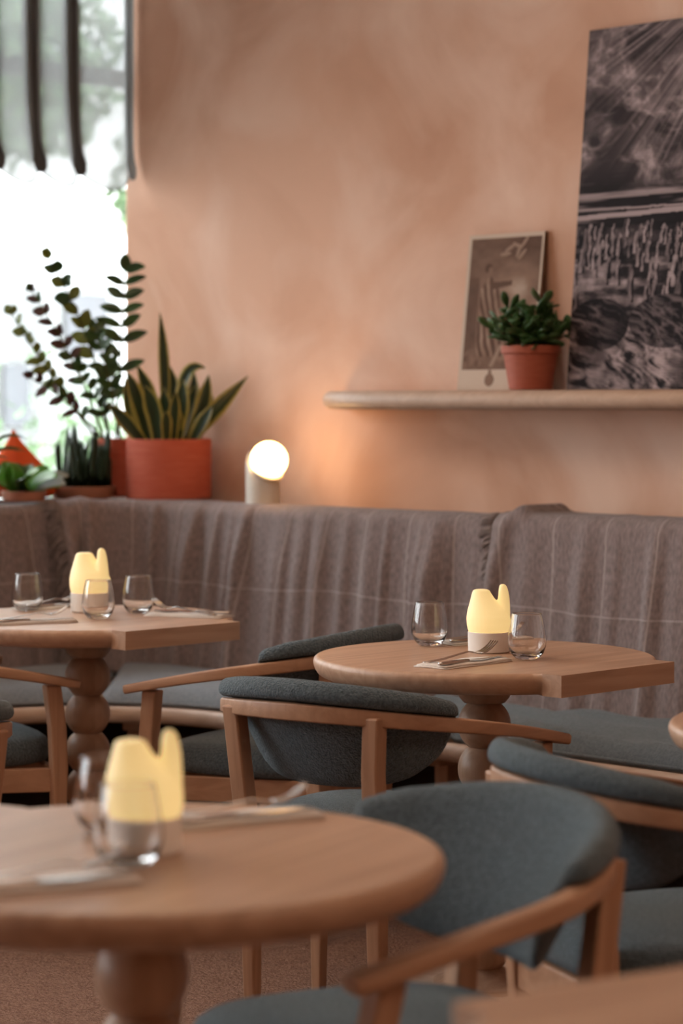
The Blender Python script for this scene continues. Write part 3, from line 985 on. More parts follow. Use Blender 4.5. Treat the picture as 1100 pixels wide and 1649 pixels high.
for x, y, deg, where in SET:
    rz = math.radians(deg)
    n = nap0 if first else copy_tree(nap0); fk = fork0 if first else copy_tree(fork0); kn = knife0 if first else copy_tree(knife0)
    first = False
    n.location = (x, y, TT + .0005); n.rotation_euler = (0, 0, rz)
    dx, dy = math.cos(rz), math.sin(rz)
    fk.location = (x - .016 * dx, y - .016 * dy, TT + .0125); fk.rotation_euler = (math.radians(4.5), 0, rz - .16)
    kn.location = (x + .020 * dx, y + .020 * dy, TT + .0075); kn.rotation_euler = (0, 0, rz + .03)
    tag(n, 'folded linen napkin at the ' + where, 'napkin', 'folded napkins')
    tag(fk, 'steel fork on the napkin at the ' + where, 'fork', 'forks')
    tag(kn, 'steel knife on the napkin at the ' + where, 'knife', 'knives')

# ------------------------------------------------------------------ shelf and pictures
SH0, SH1, SHD = 1.288, 1.345, .25
def shelf():
    s0 = 1.065
    pts = []
    for k in range(25):
        a = math.pi / 2 * k / 24
        pts.append((s0 + .42 * (1 - math.cos(a)), SHD * math.sin(a) ** .8))
    n = len(pts)
    s1 = 4.4
    base = P(1.6, 0, SH0)
    outl = [(s0, .002)] + pts[1:] + [(s1, SHD), (s1, .002)]
    rings = []
    for k in range(9):
        a = -math.pi / 2 + math.pi * k / 8
        ins = .028 * (1 - math.cos(a)); z = (SH0 + SH1) / 2 + (SH1 - SH0) / 2 * math.sin(a)
        ring = []
        for s, t in outl:
            t2 = max(.002, t - ins) if t > .002 else .002
            s2 = s + ins * (1 - min(1, t / SHD)) if s < s1 else s
            ring.append(P(s2, t2, z) - base)
        rings.append(ring)
    v, f = loft(rings)
    o = obj('wall_shelf', v, f, 'oak_pale', None, smooth=True, loc=base)
    for p in o.data.polygons:
        if len(p.vertices) > 4: p.use_smooth = False
    tag(o, 'long pale wooden wall shelf with a rounded end', 'shelf')
shelf()

rng = np.random.default_rng(5)
def vnoise(u, v, seed):
    r = np.random.default_rng(seed); T = r.random((64, 64))
    i = np.floor(u).astype(int); j = np.floor(v).astype(int)
    fu = u - i; fv = v - j; fu = fu * fu * (3 - 2 * fu); fv = fv * fv * (3 - 2 * fv)
    g = lambda a, b: T[a % 64, b % 64]
    return (g(i, j) * (1 - fu) + g(i + 1, j) * fu) * (1 - fv) + (g(i, j + 1) * (1 - fu) + g(i + 1, j + 1) * fu) * fv
def fbm(u, v, seed, oc=5):
    a, s, n = .5, 0, 0
    for k in range(oc):
        s = s + a * vnoise(u * 2 ** k, v * 2 ** k, seed + k); n += a; a *= .55
    return s / n
def blob_fig(U, V, img, x, y, h, w, tone, dark):
    """a small standing draped figure: robe, head, shadow side"""
    yy = (V - y) / h; xx = (U - x) / w
    body = (yy > 0) & (yy < .8) & (np.abs(xx) < .5 - .28 * yy)
    head = ((U - x) / (w * .26)) ** 2 + ((V - y - h * .9) / (h * .12)) ** 2 < 1
    sh = xx > .05 + .1 * np.sin(yy * 9)
    img[body & ~sh] = tone; img[body & sh] = dark; img[head] = tone * .9
    return img
def ridged(u, v, seed, oc=5):
    a, t, n = .5, 0, 0
    for k in range(oc):
        t = t + a * (1 - np.abs(2 * vnoise(u * 2 ** k, v * 2 ** k, seed + k) - 1)); n += a; a *= .6
    return t / n
def big_ink(U, V):
    # U 0..0.76 across, V 0..1.04 up
    wx = fbm(U * 6, V * 6, 201, 3) - .5
    n1 = fbm(U * 8 + 2.5 * wx, V * 12 + 2.5 * wx, 11, 6); n2 = ridged(U * 18 + 3 * wx, V * 26 + 3 * wx, 41, 5)
    sky = np.clip((n1 - .36) * 2.6, 0, 1) * np.clip((n2 - .42) * 2.4, .35, 1.1) + .10
    ang = np.arctan2(V - 1.22, U - .62)                       # shafts of light fan out from the upper right
    ray = vnoise(ang * 60, ang * 0, 3) * .6 + vnoise(ang * 150, ang * 0, 13) * .4
    dist = np.hypot(V - 1.22, U - .62)
    rr = np.clip((dist - .18) / .1, 0, 1) * np.clip((.80 - dist) / .25, 0, 1) * np.clip((V - .55) / .1, 0, 1) * np.clip((U + .05) / .2, 0, 1)
    sky = sky * .9 + rr * .55 * np.clip(ray - .42, 0, 1) * 2.2 * (.35 + n2 * .6)
    bands = .04 + .75 * np.clip((fbm(U * 4, V * 70, 77, 5) - .50) * 3.2, 0, 1)
    lw = .006 * (fbm(U * 14, V * 3, 19, 3) - .5)
    bands = np.where(np.abs(V - .492 - .03 * U + lw) < .007, .85, bands); bands = np.where(np.abs(V - .515 + lw) < .003, .75, bands)
    bands = np.where(np.abs(V - .548 - .01 * U + lw) < .0035, .65, bands)
    img = np.where(V > .575, sky, bands)
    mixv = np.clip((V - .555) / .08, 0, 1); img = np.where((V > .555) & (V < .635), bands * (1 - mixv) + sky * mixv, img)
    ground = .05 + .75 * np.clip((fbm(U * 10, V * 40, 91, 5) - .46) * 2.8, 0, 1)
    img = np.where(V < .472, ground, img)
    img = np.where((V < .472) & (V > .37), img * .3, img)
    rf = random.Random(4)
    for row in range(6):
        yb = .415 - row * .036
        for k in range((60, 50, 36, 20, 12, 7)[row]):
            x = rf.random() * .76; h = (.046 + .007 * row) * rf.uniform(.7, 1.2); w = h * rf.uniform(.22, .45)
            t = rf.uniform(.25, .85)
            img = blob_fig(U + .004 * (vnoise(U * 90, V * 90, row) - .5), V, img, x, yb + rf.uniform(-.016, .016), h, w, t, rf.uniform(.0, .08))
    img = np.where((V < .472) & (V > .20), img * (.45 + 1.0 * fbm(U * 70, V * 60, 301, 3)), img)
    # boulders in the foreground
    a = .5; p = U * math.cos(a) + V * math.sin(a) * -1; q = U * math.sin(a) + V * math.cos(a)
    r1 = ridged(p * 16 + 4 * wx, q * 60 + 5 * wx, 131, 5); r2 = fbm(U * 9, V * 11, 151, 4)
    rk = .03 + 1.0 * np.clip((r1 - .46) * 2.8, 0, 1) * np.clip((r2 - .25) * 2.8, .2, 1)
    bould = np.clip(1 - (((U - .10) / .11) ** 2 + ((V - .185) / .075) ** 2), 0, 1)
    rk = np.where(bould > 0, .03 + .5 * np.clip((r1 - .58) * 3, 0, 1) * np.clip(1 - (U - .04) / .16, .15, 1), rk)
    b2 = np.clip(1 - (((U - .34) / .13) ** 2 + ((V - .19) / .075) ** 2), 0, 1)
    rk = np.where(b2 > 0, .03 + .35 * np.clip((r1 - .58) * 3, 0, 1), rk)
    edge = .195 + .05 * (vnoise(U * 11, U * 0, 17) - .5) 
    inrock = (V < edge) | (bould > .0) | (b2 > 0)
    img = np.where(inrock, rk, img)
    hatch = .86 + .14 * np.sin(V * 800)
    return np.clip((img * hatch - .03) * 1.25, 0, 1)
def small_ink(U, V):
    W_, H_ = .30, .47
    img = .46 + .34 * (fbm(U * 9, V * 16, 8, 5) - .5) * 2
    img = img - .16 * np.clip((V - .33) / .1, 0, 1)
    img = img + .22 * np.exp(-(((U - .21) / .07) ** 2 + ((V - .285) / .05) ** 2))
    # darker bank at the left and foot
    img = np.where((U < .055) & (V < .34), .16 + .2 * fbm(U * 40, V * 30, 21, 3), img)
    foot = .105 + .02 * np.sin(U * 30)
    img = np.where(V < foot, .22 + .35 * fbm(U * 25, V * 30, 33, 4), img)
    # draped standing figure with arm stretched out
    cx = .098 + .02 * np.clip((.3 - V) / .2, 0, 1)
    wd = np.interp(V, [.10, .16, .24, .30, .325, .345], [.055, .052, .042, .036, .018, .0])
    body = (V > .10) & (np.abs(U - cx) < wd)
    fold = .16 + .62 * (np.sin((U - cx) * 260 + V * 38 + 6 * fbm(U * 14, V * 14, 3, 3)) * .5 + .5)
    img = np.where(body, fold * (.6 + .5 * fbm(U * 30, V * 20, 61, 3)), img)
    head = ((U - .092) / .013) ** 2 + ((V - .357) / .018) ** 2 < 1
    img = np.where(head, .50, img); hair = ((U - .088) / .015) ** 2 + ((V - .366) / .014) ** 2 < 1
    img = np.where(hair & ~(((U - .097) / .010) ** 2 + ((V - .355) / .016) ** 2 < 1), .15, img)
    arm = (U > .10) & (U < .185) & (np.abs(V - (.312 + .10 * (U - .10))) < .011 - .05 * (U - .10))
    img = np.where(arm, .20, img)
    # pale winged shapes in the sky
    for x, y, a in ((.165, .425, .5), (.195, .432, -.4), (.222, .442, .9), (.200, .415, 1.2), (.150, .408, .1), (.215, .405, .8)):
        dx, dy = U - x, V - y
        p = dx * math.cos(a) + dy * math.sin(a); q = -dx * math.sin(a) + dy * math.cos(a)
        img = np.where((p / .022) ** 2 + (q / .006) ** 2 < 1, .66, img)
    # pale leg-like branch and stones at the foot
    lg = (V > .07) & (V < .135) & (np.abs(U - (.125 + .55 * (V - .07))) < .008)
    img = np.where(lg, .68, img)
    for x, y, r in ((.035, .088, .020), (.015, .075, .014), (.075, .08, .012)):
        img = np.where(((U - x) / r) ** 2 + ((V - y) / r) ** 2 < 1, .40 + .2 * (U - x) / r, img)
    m = .012
    inside = (U > m) & (U < W_ - m) & (V > .062) & (V < H_ - m)
    out = np.where(inside, np.clip(img, 0, .8), 1.0)
    # little crest in the lower margin
    dx, dy = U - .125, V - .030
    cr = ((dx / .019) ** 2 + (dy / .019) ** 2 < 1) | ((np.abs(dx) < .006) & (dy > 0) & (dy < .030))
    cm = .35 + .35 * (np.sin(dx * 600) * np.sin(dy * 500) * .5 + .5)
    out = np.where(cr, cm, out)
    return out
def leaning(name, s0, s1, z0, h, t_top, t_bot, thick, inkf, nx, ny, pmat_, edge_mat, label, cat):
    w = s1 - s0
    lean = math.asin((t_bot - t_top) / h)
    o0 = P((s0 + s1) / 2, t_bot, z0)
    root = empty(name, o0)
    ex = (P(1, 0) - P(0, 0)); en = (P(0, 1) - P(0, 0))
    eup = (Vector((0, 0, 1)) * math.cos(lean) - en * math.sin(lean)); enn = (en * math.cos(lean) + Vector((0, 0, 1)) * math.sin(lean))
    def q(a, b, c): return ex * (a - w / 2) + eup * b + enn * c
    v = [q(a, b, c) for c in (-thick, -.0004) for a, b in ((0, 0), (w, 0), (w, h), (0, h))]
    obj('backing_board', v, BOXF, edge_mat, root)
    U, V = np.meshgrid(np.linspace(0, w, nx), np.linspace(0, h, ny))
    ink = inkf(U, V).astype(np.float32)
    base = np.array(q(0, 0, 0)); X = np.array(ex); Y = np.array(eup)
    pts = base + U[..., None] * X + V[..., None] * Y
    me = bpy.data.meshes.new('print_sheet')
    idx = np.arange(nx * ny).reshape(ny, nx)
    quads = np.stack([idx[:-1, :-1], idx[:-1, 1:], idx[1:, 1:], idx[1:, :-1]], -1).reshape(-1, 4)
    me.from_pydata(pts.reshape(-1, 3).tolist(), [], quads.tolist())
    at = me.attributes.new('ink', 'FLOAT', 'POINT'); at.data.foreach_set('value', ink.reshape(-1))
    me.materials.append(M[pmat_])
    o = bpy.data.objects.new('print_sheet', me); COL.objects.link(o); o.parent = root
    tag(root, label, cat); return root
leaning('engraving_panel', 2.094, 2.85, SH1 + .001, 1.04, .022, .127, .020, big_ink, 400, 540, 'print_big', 'dark',
        'tall dark monochrome landscape print with light rays, leaning on the shelf', 'picture')
leaning('sepia_print', 1.626, 1.922, SH1 + .001, .47, .017, .075, .014, small_ink, 180, 280, 'print_small', 'board',
        'small cream-bordered sepia print leaning behind the potted plant', 'picture')

# ------------------------------------------------------------------ plants
def pot(prof, mat, root, name='pot', seg=40, smooth=True):
    v, f = lathe(prof, seg, cap=False)
    o = obj(name, v, f, mat, root, smooth=False, bevel=.0015)
    return o
def soil(r, z, root):
    v, f = lathe([(r, z - .01), (r, z), (r * .5, z + .004), (0, z + .006)], 28); return obj('soil', v, f, 'soil', root, smooth=True)
lance = lambda u: max(.03, (math.sin(math.pi * min(1, .18 + .82 * u) ** .8)) if u > .0 else .55) * 1.0
blade = lambda u: max(.04, (.55 + .45 * math.sin(math.pi * min(1, u * 1.3) * .5)) * (1 - max(0, (u - .55) / .45) ** 1.8))
oval = lambda u: max(.04, math.sin(math.pi * (.03 + .95 * u ** .85)) ** .75)

PZ = TOP_Z + .018
def cyl_pot(r, h, th=.012):
    return [(0, 0), (r * .985, 0), (r, .004), (r, h - .003), (r - .003, h), (r - th + .002, h), (r - th, h - .003), (r - th, h - .03), (0, h - .03)]
# snake plant
sp_ = empty('snake_plant', P(.412, .165, PZ)); tag(sp_, 'yellow-edged snake plant in a large red terracotta cylinder pot', 'potted plant')
pot(cyl_pot(.142, .198), 'terracotta', sp_); soil(.129, .170, sp_)
rp_ = random.Random(12)
specials = [((-.015, .01, .17), (-.005, .0, .42), (-.030, .0, .62), .034), ((.05, -.02, .17), (.12, -.04, .26), (.265, -.05, .405), .050),
            ((.03, .0, .17), (.03, -.03, .48), (.125, -.05, .432), .040), ((-.07, -.05, .17), (-.12, -.06, .24), (-.195, -.07, .315), .046),
            ((-.06, -.03, .17), (-.10, -.04, .34), (-.135, -.05, .42), .046), ((.07, -.02, .17), (.12, -.03, .30), (.135, -.03, .41), .048),
            ((.03, -.07, .17), (.05, -.08, .30), (.055, -.09, .395), .056), ((-.03, -.07, .17), (-.03, -.09, .30), (-.075, -.10, .375), .056),
            ((.0, -.06, .17), (.0, -.08, .28), (-.01, -.10, .37), .052), ((.05, .02, .17), (.09, .0, .30), (.085, .0, .42), .048),
            ((-.02, .0, .17), (-.05, .0, .34), (-.105, -.02, .445), .044), ((-.08, .0, .17), (-.13, .0, .28), (-.145, .0, .40), .044),
            ((.07, -.05, .17), (.11, -.06, .24), (.15, -.07, .31), .046), ((.01, .03, .17), (.02, .05, .34), (.0, .06, .44), .046)]
for p0, p1, p2, w in specials:
    fc = Vector((rp_.uniform(-.5, .5), -1, rp_.uniform(-.1, .4)))
    leaf_obj('leaf', bez(p0, p1, p2, 12), w * 1.18, fc, blade, 'leaf_snake', sp_, fold=.25)
for k in range(20):
    a = rp_.uniform(0, 2 * math.pi); r = rp_.uniform(.03, .09); h = rp_.uniform(.12, .22)
    p0 = Vector((r * math.cos(a), r * math.sin(a), .17)); p2 = p0 + Vector((.06 * math.cos(a), .05 * math.sin(a), h))
    leaf_obj('leaf', bez(p0, (p0 + p2) / 2 + Vector((0, 0, .03)), p2, 10), rp_.uniform(.04, .052), Vector((rp_.uniform(-.7, .7), -1, .2)), blade, 'leaf_snake', sp_, fold=.25)

# tall zz plant in the pot behind
zz = empty('zz_plant', P(.150, .150, PZ)); tag(zz, 'tall feathery plant with paired leaves before the bright window', 'potted plant')
pot(cyl_pot(.108, .195), 'terracotta', zz); soil(.095, .167, zz)
ZB = .17
def stem_with_leaves(root, p0, p1, p2, n, ll, lw, mats, spread=1., u0=.35):
    pth = bez(p0, p1, p2, 14)
    v, f = tube(pth, lambda u: .0052 * (1 - .65 * u), 7); obj('stem', v, f, 'stem', root, smooth=True)
    for k in range(n):
        u = u0 + (1 - u0) * k / (n - 1)
        x = u * 13; i = min(int(x), 12); b = pth[i].lerp(pth[i + 1], x - i)
        tg = (pth[i + 1] - pth[i]).normalized()
        side = tg.cross(Vector((0, 1, .15))).normalized()
        for sg in (-1, 1):
            if rp_.random() < .16 and k < n - 1: continue
            d = (side * sg * rp_.uniform(.75, 1.05) * spread + tg * rp_.uniform(.35, 1.1) + Vector((0, rp_.uniform(-.45, .3), 0))).normalized()
            if k == n - 1 and sg == 1: d = tg
            L_ = ll * (.75 + .35 * math.sin(math.pi * (.15 + .8 * u))) * rp_.uniform(.85, 1.1)
            e = b + d * L_ + Vector((0, 0, -.006))
            m_ = b + d * L_ * .5 + Vector((0, 0, .006))
            leaf_obj('leaf', bez(b, m_, e, 7), lw * rp_.uniform(.95, 1.4), Vector((rp_.uniform(-.6, .6), -1, rp_.uniform(-.3, .9))), oval, rp_.choice(mats), root, fold=.18)
D_ = ['leaf_zz']; O_ = ['leaf_light', 'leaf_zz', 'leaf_light']; R_ = ['leaf_red', 'leaf_red', 'leaf_zz']
stem_with_leaves(zz, (-.02, .0, ZB), (.0, -.01, .50), (.012, -.03, .765), 8, .088, .031, D_, 1.35, .40)
stem_with_leaves(zz, (-.04, -.02, ZB), (-.06, -.06, .52), (-.235, -.13, .80), 8, .062, .034, O_, .7, .45)
stem_with_leaves(zz, (-.05, -.03, ZB), (-.13, -.10, .45), (-.285, -.17, .69), 9, .050, .026, R_, .8, .40)
stem_with_leaves(zz, (-.06, -.04, ZB), (-.18, -.15, .33), (-.345, -.22, .61), 9, .050, .028, ['leaf_light'], .7, .52)
stem_with_leaves(zz, (-.05, -.02, ZB), (-.12, -.12, .30), (-.285, -.19, .40), 8, .050, .024, R_, .9, .4)
stem_with_leaves(zz, (.00, -.03, ZB), (-.02, -.06, .38), (-.085, -.08, .56), 8, .062, .030, D_, 1.0, .4)
stem_with_leaves(zz, (-.03, -.05, ZB), (-.05, -.10, .30), (-.13, -.13, .42), 6, .055, .028, D_, 1.0, .4)

# rod plant in a shallow bowl
rd = empty('rod_plant', P(.186, .345, PZ)); tag(rd, 'dark upright rod-leaved plant in a shallow brown tray', 'potted plant')
pot([(0, 0), (.098, 0), (.102, .003), (.108, .036), (.106, .039), (.099, .039), (.096, .036), (.094, .026), (0, .026)], 'terracotta_brown', rd)
soil(.093, .032, rd)
rv, rf = tube([Vector((0, 0, z)) for z in (0, .3, .6, .85, 1.)], lambda u: .0075 * (1 - .15 * u) if u < .8 else .0075 * (1 - u) * 4.2 + .0006, 8)
rod_me = None
for k in range(40):
    a = rp_.uniform(0, 2 * math.pi); r = .085 * math.sqrt(rp_.random())
    h = rp_.uniform(.11, .22)
    if rod_me is None:
        o = obj('rod_leaf', rv, rf, 'rod', rd, smooth=True); rod_me = o.data
    else:
        o = bpy.data.objects.new('rod_leaf', rod_me); COL.objects.link(o); o.parent = rd
    o.location = (r * math.cos(a), r * math.sin(a), .028); o.scale = (1, 1, h)
    o.rotation_euler = (rp_.uniform(-.16, .16), rp_.uniform(-.16, .16), 0)

# broad-leaved plant with bright leaves at the far left
bl = empty('broadleaf_plant', P(.245, .640, PZ)); tag(bl, 'low broad-leaved bright green plant in a brown pot before the orange cushion', 'potted plant')
pot([(0, 0), (.062, 0), (.066, .003), (.074, .030), (.072, .032), (.066, .032), (.064, .022), (0, .022)], 'terracotta_brown', bl); soil(.062, .028, bl)
for k in range(16):
    a = 2 * math.pi * k / 16 + rp_.uniform(-.2, .2); el = rp_.uniform(.1, 1.1)
    L_ = rp_.uniform(.10, .16)
    p0 = Vector((.02 * math.cos(a), .02 * math.sin(a), .03))
    d = Vector((math.cos(a) * math.cos(el), math.sin(a) * math.cos(el), math.sin(el)))
    p2 = p0 + d * L_; p1 = p0 + d * L_ * .5 + Vector((0, 0, .03))
    leaf_obj('leaf', bez(p0, p1, p2 + Vector((0, 0, -.012)), 9), rp_.uniform(.052, .075), Vector((rp_.uniform(-.4, .4), -1, .9)), oval,
             rp_.choice(['leaf_bright', 'leaf_bright', 'leaf_jade', 'leaf_pale']), bl)
# grassy plant cut by the left edge
gp = empty('grassy_plant', P(.235, .870, PZ)); tag(gp, 'thin arching grassy plant cut off by the left edge', 'potted plant')
pot([(0, 0), (.062, 0), (.066, .003), (.074, .040), (.072, .042), (.066, .042), (.064, .032), (0, .032)], 'terracotta_brown', gp); soil(.062, .036, gp)
for k in range(22):
    a = 2 * math.pi * k / 22 + rp_.uniform(-.2, .2); L_ = rp_.uniform(.10, .19); hh = rp_.uniform(.12, .24)
    p0 = Vector((.02 * math.cos(a), .02 * math.sin(a), .036)); p2 = p0 + Vector((L_ * math.cos(a), L_ * math.sin(a), hh * .7))
    leaf_obj('leaf', bez(p0, p0 + Vector((L_ * .35 * math.cos(a), L_ * .35 * math.sin(a), hh)), p2, 9), .012, Vector((0, -1, .5)), blade, 'leaf_jade', gp)

# orange pointed cushion
oc = empty('pointed_cushion', P(.105, .545, PZ)); tag(oc, 'bright orange-red cushion with a pointed corner beside the plants', 'cushion')
rings = []
for z, w, d in [(q[0] * 1.12, q[1] * 1.25, q[2]) for q in [(0, .085, .05), (.02, .098, .062), (.05, .098, .062), (.085, .082, .050), (.115, .060, .036), (.145, .036, .022), (.170, .018, .012), (.192, .008, .006), (.205, .002, .002)]]:
    ring = []
    for k in range(24):
        a = 2 * math.pi * k / 24; c, s = math.cos(a), math.sin(a)
        ring.append((w * math.copysign(abs(c) ** .8, c) - .022 * (z / .2) , d * math.copysign(abs(s) ** .8, s) , z))
    rings.append(ring)
v, f = loft(rings); obj('cover', v, f, 'orange', oc, smooth=True, sub=1)
pth = [Vector(rings[i][18]) + Vector((0, -.001, 0)) for i in range(len(rings))]
v, f = tube(pth, .0022, 6); obj('seam', v, f, 'orange', oc, smooth=True)

# jade plant on the shelf
jd = empty('jade_plant', P(1.985, .155, SH1 + .001)); tag(jd, 'bushy dark green jade plant in a terracotta pot on the shelf', 'potted plant')
pot([(0, 0), (.060, 0), (.063, .003), (.0785, .100), (.0785, .102), (.083, .103), (.0855, .106), (.0855, .124), (.083, .127), (.078, .127), (.076, .124), (.074, .112), (0, .112)], 'terracotta_shaded', jd, seg=44)
soil(.073, .116, jd)
jl = None
def jade_leaf_mesh():
    rings = []
    for y, w, h in [(0, .002, .0015), (.006, .004, .0022), (.016, .0095, .0032), (.028, .0135, .0036), (.038, .0125, .003), (.045, .007, .002), (.048, .001, .001)]:
        ring = []
        for k in range(8):
            a = 2 * math.pi * k / 8
            ring.append((w * math.cos(a), y, h * math.sin(a) + .004 * (y / .048) ** 2))
        rings.append(ring)
    return loft(rings)
jv, jf = jade_leaf_mesh()
branches = []
for k in range(24):
    a = 2 * math.pi * k / 24 + rp_.uniform(-.25, .25); el = rp_.uniform(.15, 1.45)
    L_ = rp_.uniform(.065, .125)
    p0 = Vector((.02 * math.cos(a), .02 * math.sin(a), .112))
    d = Vector((math.cos(a) * math.cos(el), .7 * math.sin(a) * math.cos(el), math.sin(el)))
    if (d.x + d.y) * R2 * L_ > .055: d = d - Vector((R2, R2, 0)) * ((d.x + d.y) * R2 - .055 / L_)
    p2 = p0 + d * L_ + Vector((0, 0, .015)); p1 = p0 + d * L_ * .5 + Vector((0, 0, .02))
    pth = bez(p0, p1, p2, 8)
    v, f = tube(pth, lambda u: .0045 * (1 - .5 * u), 7); obj('stem', v, f, 'stem_brown', jd, smooth=True)
    for j in range(10):
        u = .22 + .78 * j / 9; x = u * 7; i = min(int(x), 6); b = pth[i].lerp(pth[i + 1], x - i)
        tg = (pth[i + 1] - pth[i]).normalized()
        dd = (tg * rp_.uniform(.1, .5) + Vector((rp_.uniform(-1, 1), rp_.uniform(-1, .6), rp_.uniform(-.25, .7))).normalized()).normalized()
        if (b.x + b.y) * R2 > .02 and dd.x + dd.y > 0: dd = (dd - Vector((1, 1, 0)) * (dd.x + dd.y) * .5 + Vector((0, 0, .2))).normalized()
        if jl is None:
            o = obj('leaf', jv, jf, 'leaf_jade', jd, smooth=True); jl = o.data
        else:
            o = bpy.data.objects.new('leaf', jl); COL.objects.link(o); o.parent = jd
        o.location = b; o.rotation_mode = 'QUATERNION'
        o.rotation_quaternion = dd.to_track_quat('Y', 'Z') @ Quaternion((0, 1, 0), rp_.uniform(-1, 1))
        sc = rp_.uniform(.95, 1.3); o.scale = (sc * .82, sc * 1.08, sc * .9)

# ------------------------------------------------------------------ scalloped blind
bd = empty('scalloped_blind', P(.05, 0, 2.0)); b0 = P(.05, 0, 2.0)
tag(bd, 'sheer white window blind with dark vertical stripes and scalloped hem', 'blind')
TS = [.030, .290, .460, .635, .815, 1.00, 1.19, 1.385]      # gathered stripes, counted from the plaster wall
def blind_pt(t, z, x):
    # bulging between the stripes
    return P(.05 + .022 * math.sin(math.pi * x) * (1 + .8 * max(0, 1 - (z - 2.05) / .25)), t, z) - b0
def sway(z): return -.035 * math.exp(-(z - 2.07) / .16)
for ta, tb in zip(TS, TS[1:]):
    v, f, nx, nz = [], [], 12, 26
    for i in range(nx + 1):
        x = i / nx; zb = 2.100 - .062 * math.sin(math.pi * x) ** .7
        for j in range(nz + 1):
            z = zb + (3.1 - zb) * (j / nz) ** 1.5
            v.append(blind_pt(ta + (tb - ta) * x + sway(z) * (1 if ta > .1 else x), z, x))
    for i in range(nx):
        for j in range(nz):
            q = i * (nz + 1) + j; f.append((q, q + 1, q + nz + 2, q + nz + 1))
    o = obj('voile_panel', v, f, 'sheer', bd, smooth=True)
    pth = [Vector(v[i * (nz + 1)]) for i in range(nx + 1)]
    vv, ff = tube(pth, .0022, 5); obj('hem', vv, ff, 'sheer_dark', bd, smooth=True)
for k, tc in enumerate(TS):
    pth = []
    for j in range(20):
        z = 2.080 + (3.1 - 2.080) * (j / 19) ** 1.4
        pth.append(P(.046 + .020 * math.exp(-((z - 2.10) / .05) ** 2), tc + (sway(z) if k else 0), z) - b0)
    d = (P(0, 1) - P(0, 0))
    v, f = [], []
    nrm = P(1, 0) - P(0, 0)
    for j, c in enumerate(pth):
        w = (.014, .025, .033)[min(j, 2)] + .007 * j / 19
        if k == 0: w *= .6
        v += [c - d * w, c - d * w * .4 + nrm * .012, c + d * w * .3 + nrm * .004, c + d * w]
    for j in range(len(pth) - 1):
        for q in (0, 1, 2): f.append((j * 4 + q, j * 4 + q + 1, j * 4 + q + 5, j * 4 + q + 4))
    o = obj('stripe', v, f, 'sheer_dark' if k else 'sheer', bd, smooth=True)
    sd = o.modifiers.new('thickness', 'SOLIDIFY'); sd.thickness = .002
v = [P(s, t, z) - b0 for z in (3.09, 3.12) for s, t in ((.03, .03), (.07, .03), (.07, 1.5), (.03, 1.5))]
obj('head_rail', v, BOXF, 'lamp_body', bd)

# ------------------------------------------------------------------ outside
gr = struct(rbox('ground_outside', -14, -.23, -18, 12, -.25, -.15, 'street'), 'pale paving outside the window', 'pavement')
bl0 = P(-10, -7, -.15)
bu = empty('white_building', bl0); tag(bu, 'overexposed white building across the street', 'building')
def ob(name, s0, s1, t0, t1, z0, z1, mat, par=None):
    v = [P(*q) - bl0 for q in ((s0, t0, z0), (s1, t0, z0), (s1, t1, z0), (s0, t1, z0), (s0, t0, z1), (s1, t0, z1), (s1, t1, z1), (s0, t1, z1))]
    return obj(name, v, BOXF, mat, par or bu)
ob('wall', -14, -10, -17, 8, -.15, 9, 'facade')
ob('cornice', -10, -9.7, -17, 8, 4.15, 4.4, 'facade_grey')
for k in range(9):
    t = -15.5 + 2.4 * k
    wn = ob('window', -10, -9.93, t, t + 1.1, 4.9, 6.9, 'facade_grey')
    ob('pane', -9.93, -9.91, t + .08, t + 1.02, 4.98, 6.82, 'pane', wn)
    ds = ob('display_window', -10, -9.95, t, t + 1.5, .5, 2.4, 'facade')
    ob('pane', -9.95, -9.93, t + .1, t + 1.4, .6, 2.3, 'pane', ds)
ob('sign_panel', -9.93, -9.88, -8.06, -7.60, 1.72, 2.24, 'sign_grey')
ob('sign_panel', -9.93, -9.88, -7.20, -6.95, 1.10, 1.62, 'sign_grey')
def tree(s, t, zc, r, n, label, lean, sx=1.):
    base = P(s, t, -.15); root = empty('street_tree', base)
    rr = random.Random(int(abs(s * 31 + t * 17)))
    v, f = [], []
    for k in range(n):
        a = rr.uniform(0, 2 * math.pi); cz = rr.uniform(-1, 1); q = rr.random() ** .4
        c = Vector((math.cos(a) * math.sqrt(1 - cz * cz) * q * r * sx, math.sin(a) * math.sqrt(1 - cz * cz) * q * r * sx, zc + .15 + cz * q * r))
        e1 = Vector((rr.uniform(-1, 1), rr.uniform(-1, 1), rr.uniform(-1, 1))).normalized(); e2 = e1.cross(Vector((rr.uniform(-1, 1), rr.uniform(-1, 1), .3))).normalized()
        l = rr.uniform(.06, .12); i = len(v)
        v += [c, c + e1 * l * .5 + e2 * l * .35, c + e1 * l, c + e1 * l * .5 - e2 * l * .35]; f.append((i, i + 1, i + 2, i + 3))
    o = obj('foliage', v, f, 'foliage', root); o['kind'] = 'stuff'
    vv, ff = tube(bez((lean, 0, 0), (lean, 0, zc), (lean * .8, 0, zc + .1), 8) + bez((lean * .7, 0, zc + .15), (lean * .4, 0, zc + .25), (0, 0, zc + .15), 6), lambda u: .08 * (1 - .8 * u), 8)
    obj('trunk', vv, ff, 'bark', root, smooth=True)
    tag(root, label, 'tree')
tree(-4.5, -2.9, 3.25, .62, 2600, 'leafy tree outside, hanging behind the striped blind', -1.6)
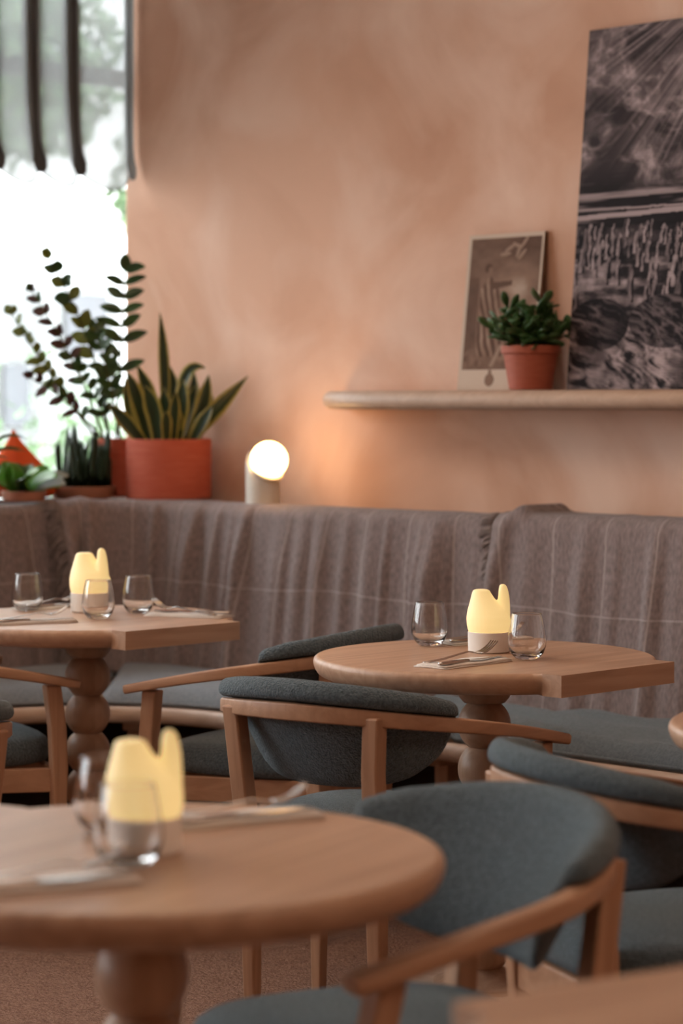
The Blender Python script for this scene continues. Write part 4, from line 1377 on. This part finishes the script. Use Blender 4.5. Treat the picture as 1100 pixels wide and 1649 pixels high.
tree(-4.0, -3.75, 2.55, .42, 1300, 'smaller leafy tree outside, close to the plaster wall edge', 1.2)
def hedge(s, t, h, label):
    base = P(s, t, -.15); root = empty('outdoor_shrub', base)
    rr = random.Random(3 + int(t * 10)); v, f = [], []
    for k in range(1400):
        c = Vector((rr.gauss(0, .22), rr.gauss(0, .22), abs(rr.gauss(h * .6, h * .25))))
        e1 = Vector((rr.uniform(-1, 1), rr.uniform(-1, 1), rr.uniform(-.2, 1))).normalized(); e2 = e1.cross(Vector((rr.uniform(-1, 1), rr.uniform(-1, 1), .3))).normalized()
        l = rr.uniform(.06, .11); i = len(v)
        v += [c, c + e1 * l * .5 + e2 * l * .3, c + e1 * l, c + e1 * l * .5 - e2 * l * .3]; f.append((i, i + 1, i + 2, i + 3))
    o = obj('foliage', v, f, 'foliage', root); o['kind'] = 'stuff'
    vv, ff = tube([Vector((0, 0, z)) for z in (0, h * .3, h * .6)], .03, 8); obj('stem', vv, ff, 'bark', root, smooth=True)
    tag(root, label, 'shrub')
hedge(-3.2, -1.55, 1.25, 'green shrub low outside the window behind the orange cushion')
hedge(-4.6, -3.6, 1.3, 'green shrub outside the window behind the plant pots')
# pale timber post outside
po = empty('timber_post', P(-1.25, -.10, -.15)); tag(po, 'pale beige timber post outside, seen between the plant stems', 'post')
v, f = sweep([Vector((0, 0, 0)), Vector((0, 0, 1.0)), Vector((-.02, 0, 1.58))], lambda u: [(.042, .042), (-.042, .042), (-.042, -.042), (.042, -.042)], up=Vector((0, 1, 0)))
obj('shaft', v, f, 'post_beige', po, bevel=.006)
v, f = sweep([Vector((-.02, 0, 1.58)), Vector((-.021, 0, 1.61)), Vector((-.022, 0, 1.66))], lambda u: [(.05 * (1 - u * .8), .05 * (1 - u * .8)), (-.05 * (1 - u * .8), .05 * (1 - u * .8)), (-.05 * (1 - u * .8), -.05 * (1 - u * .8)), (.05 * (1 - u * .8), -.05 * (1 - u * .8))], up=Vector((0, 1, 0)))
obj('cap', v, f, 'post_beige', po)
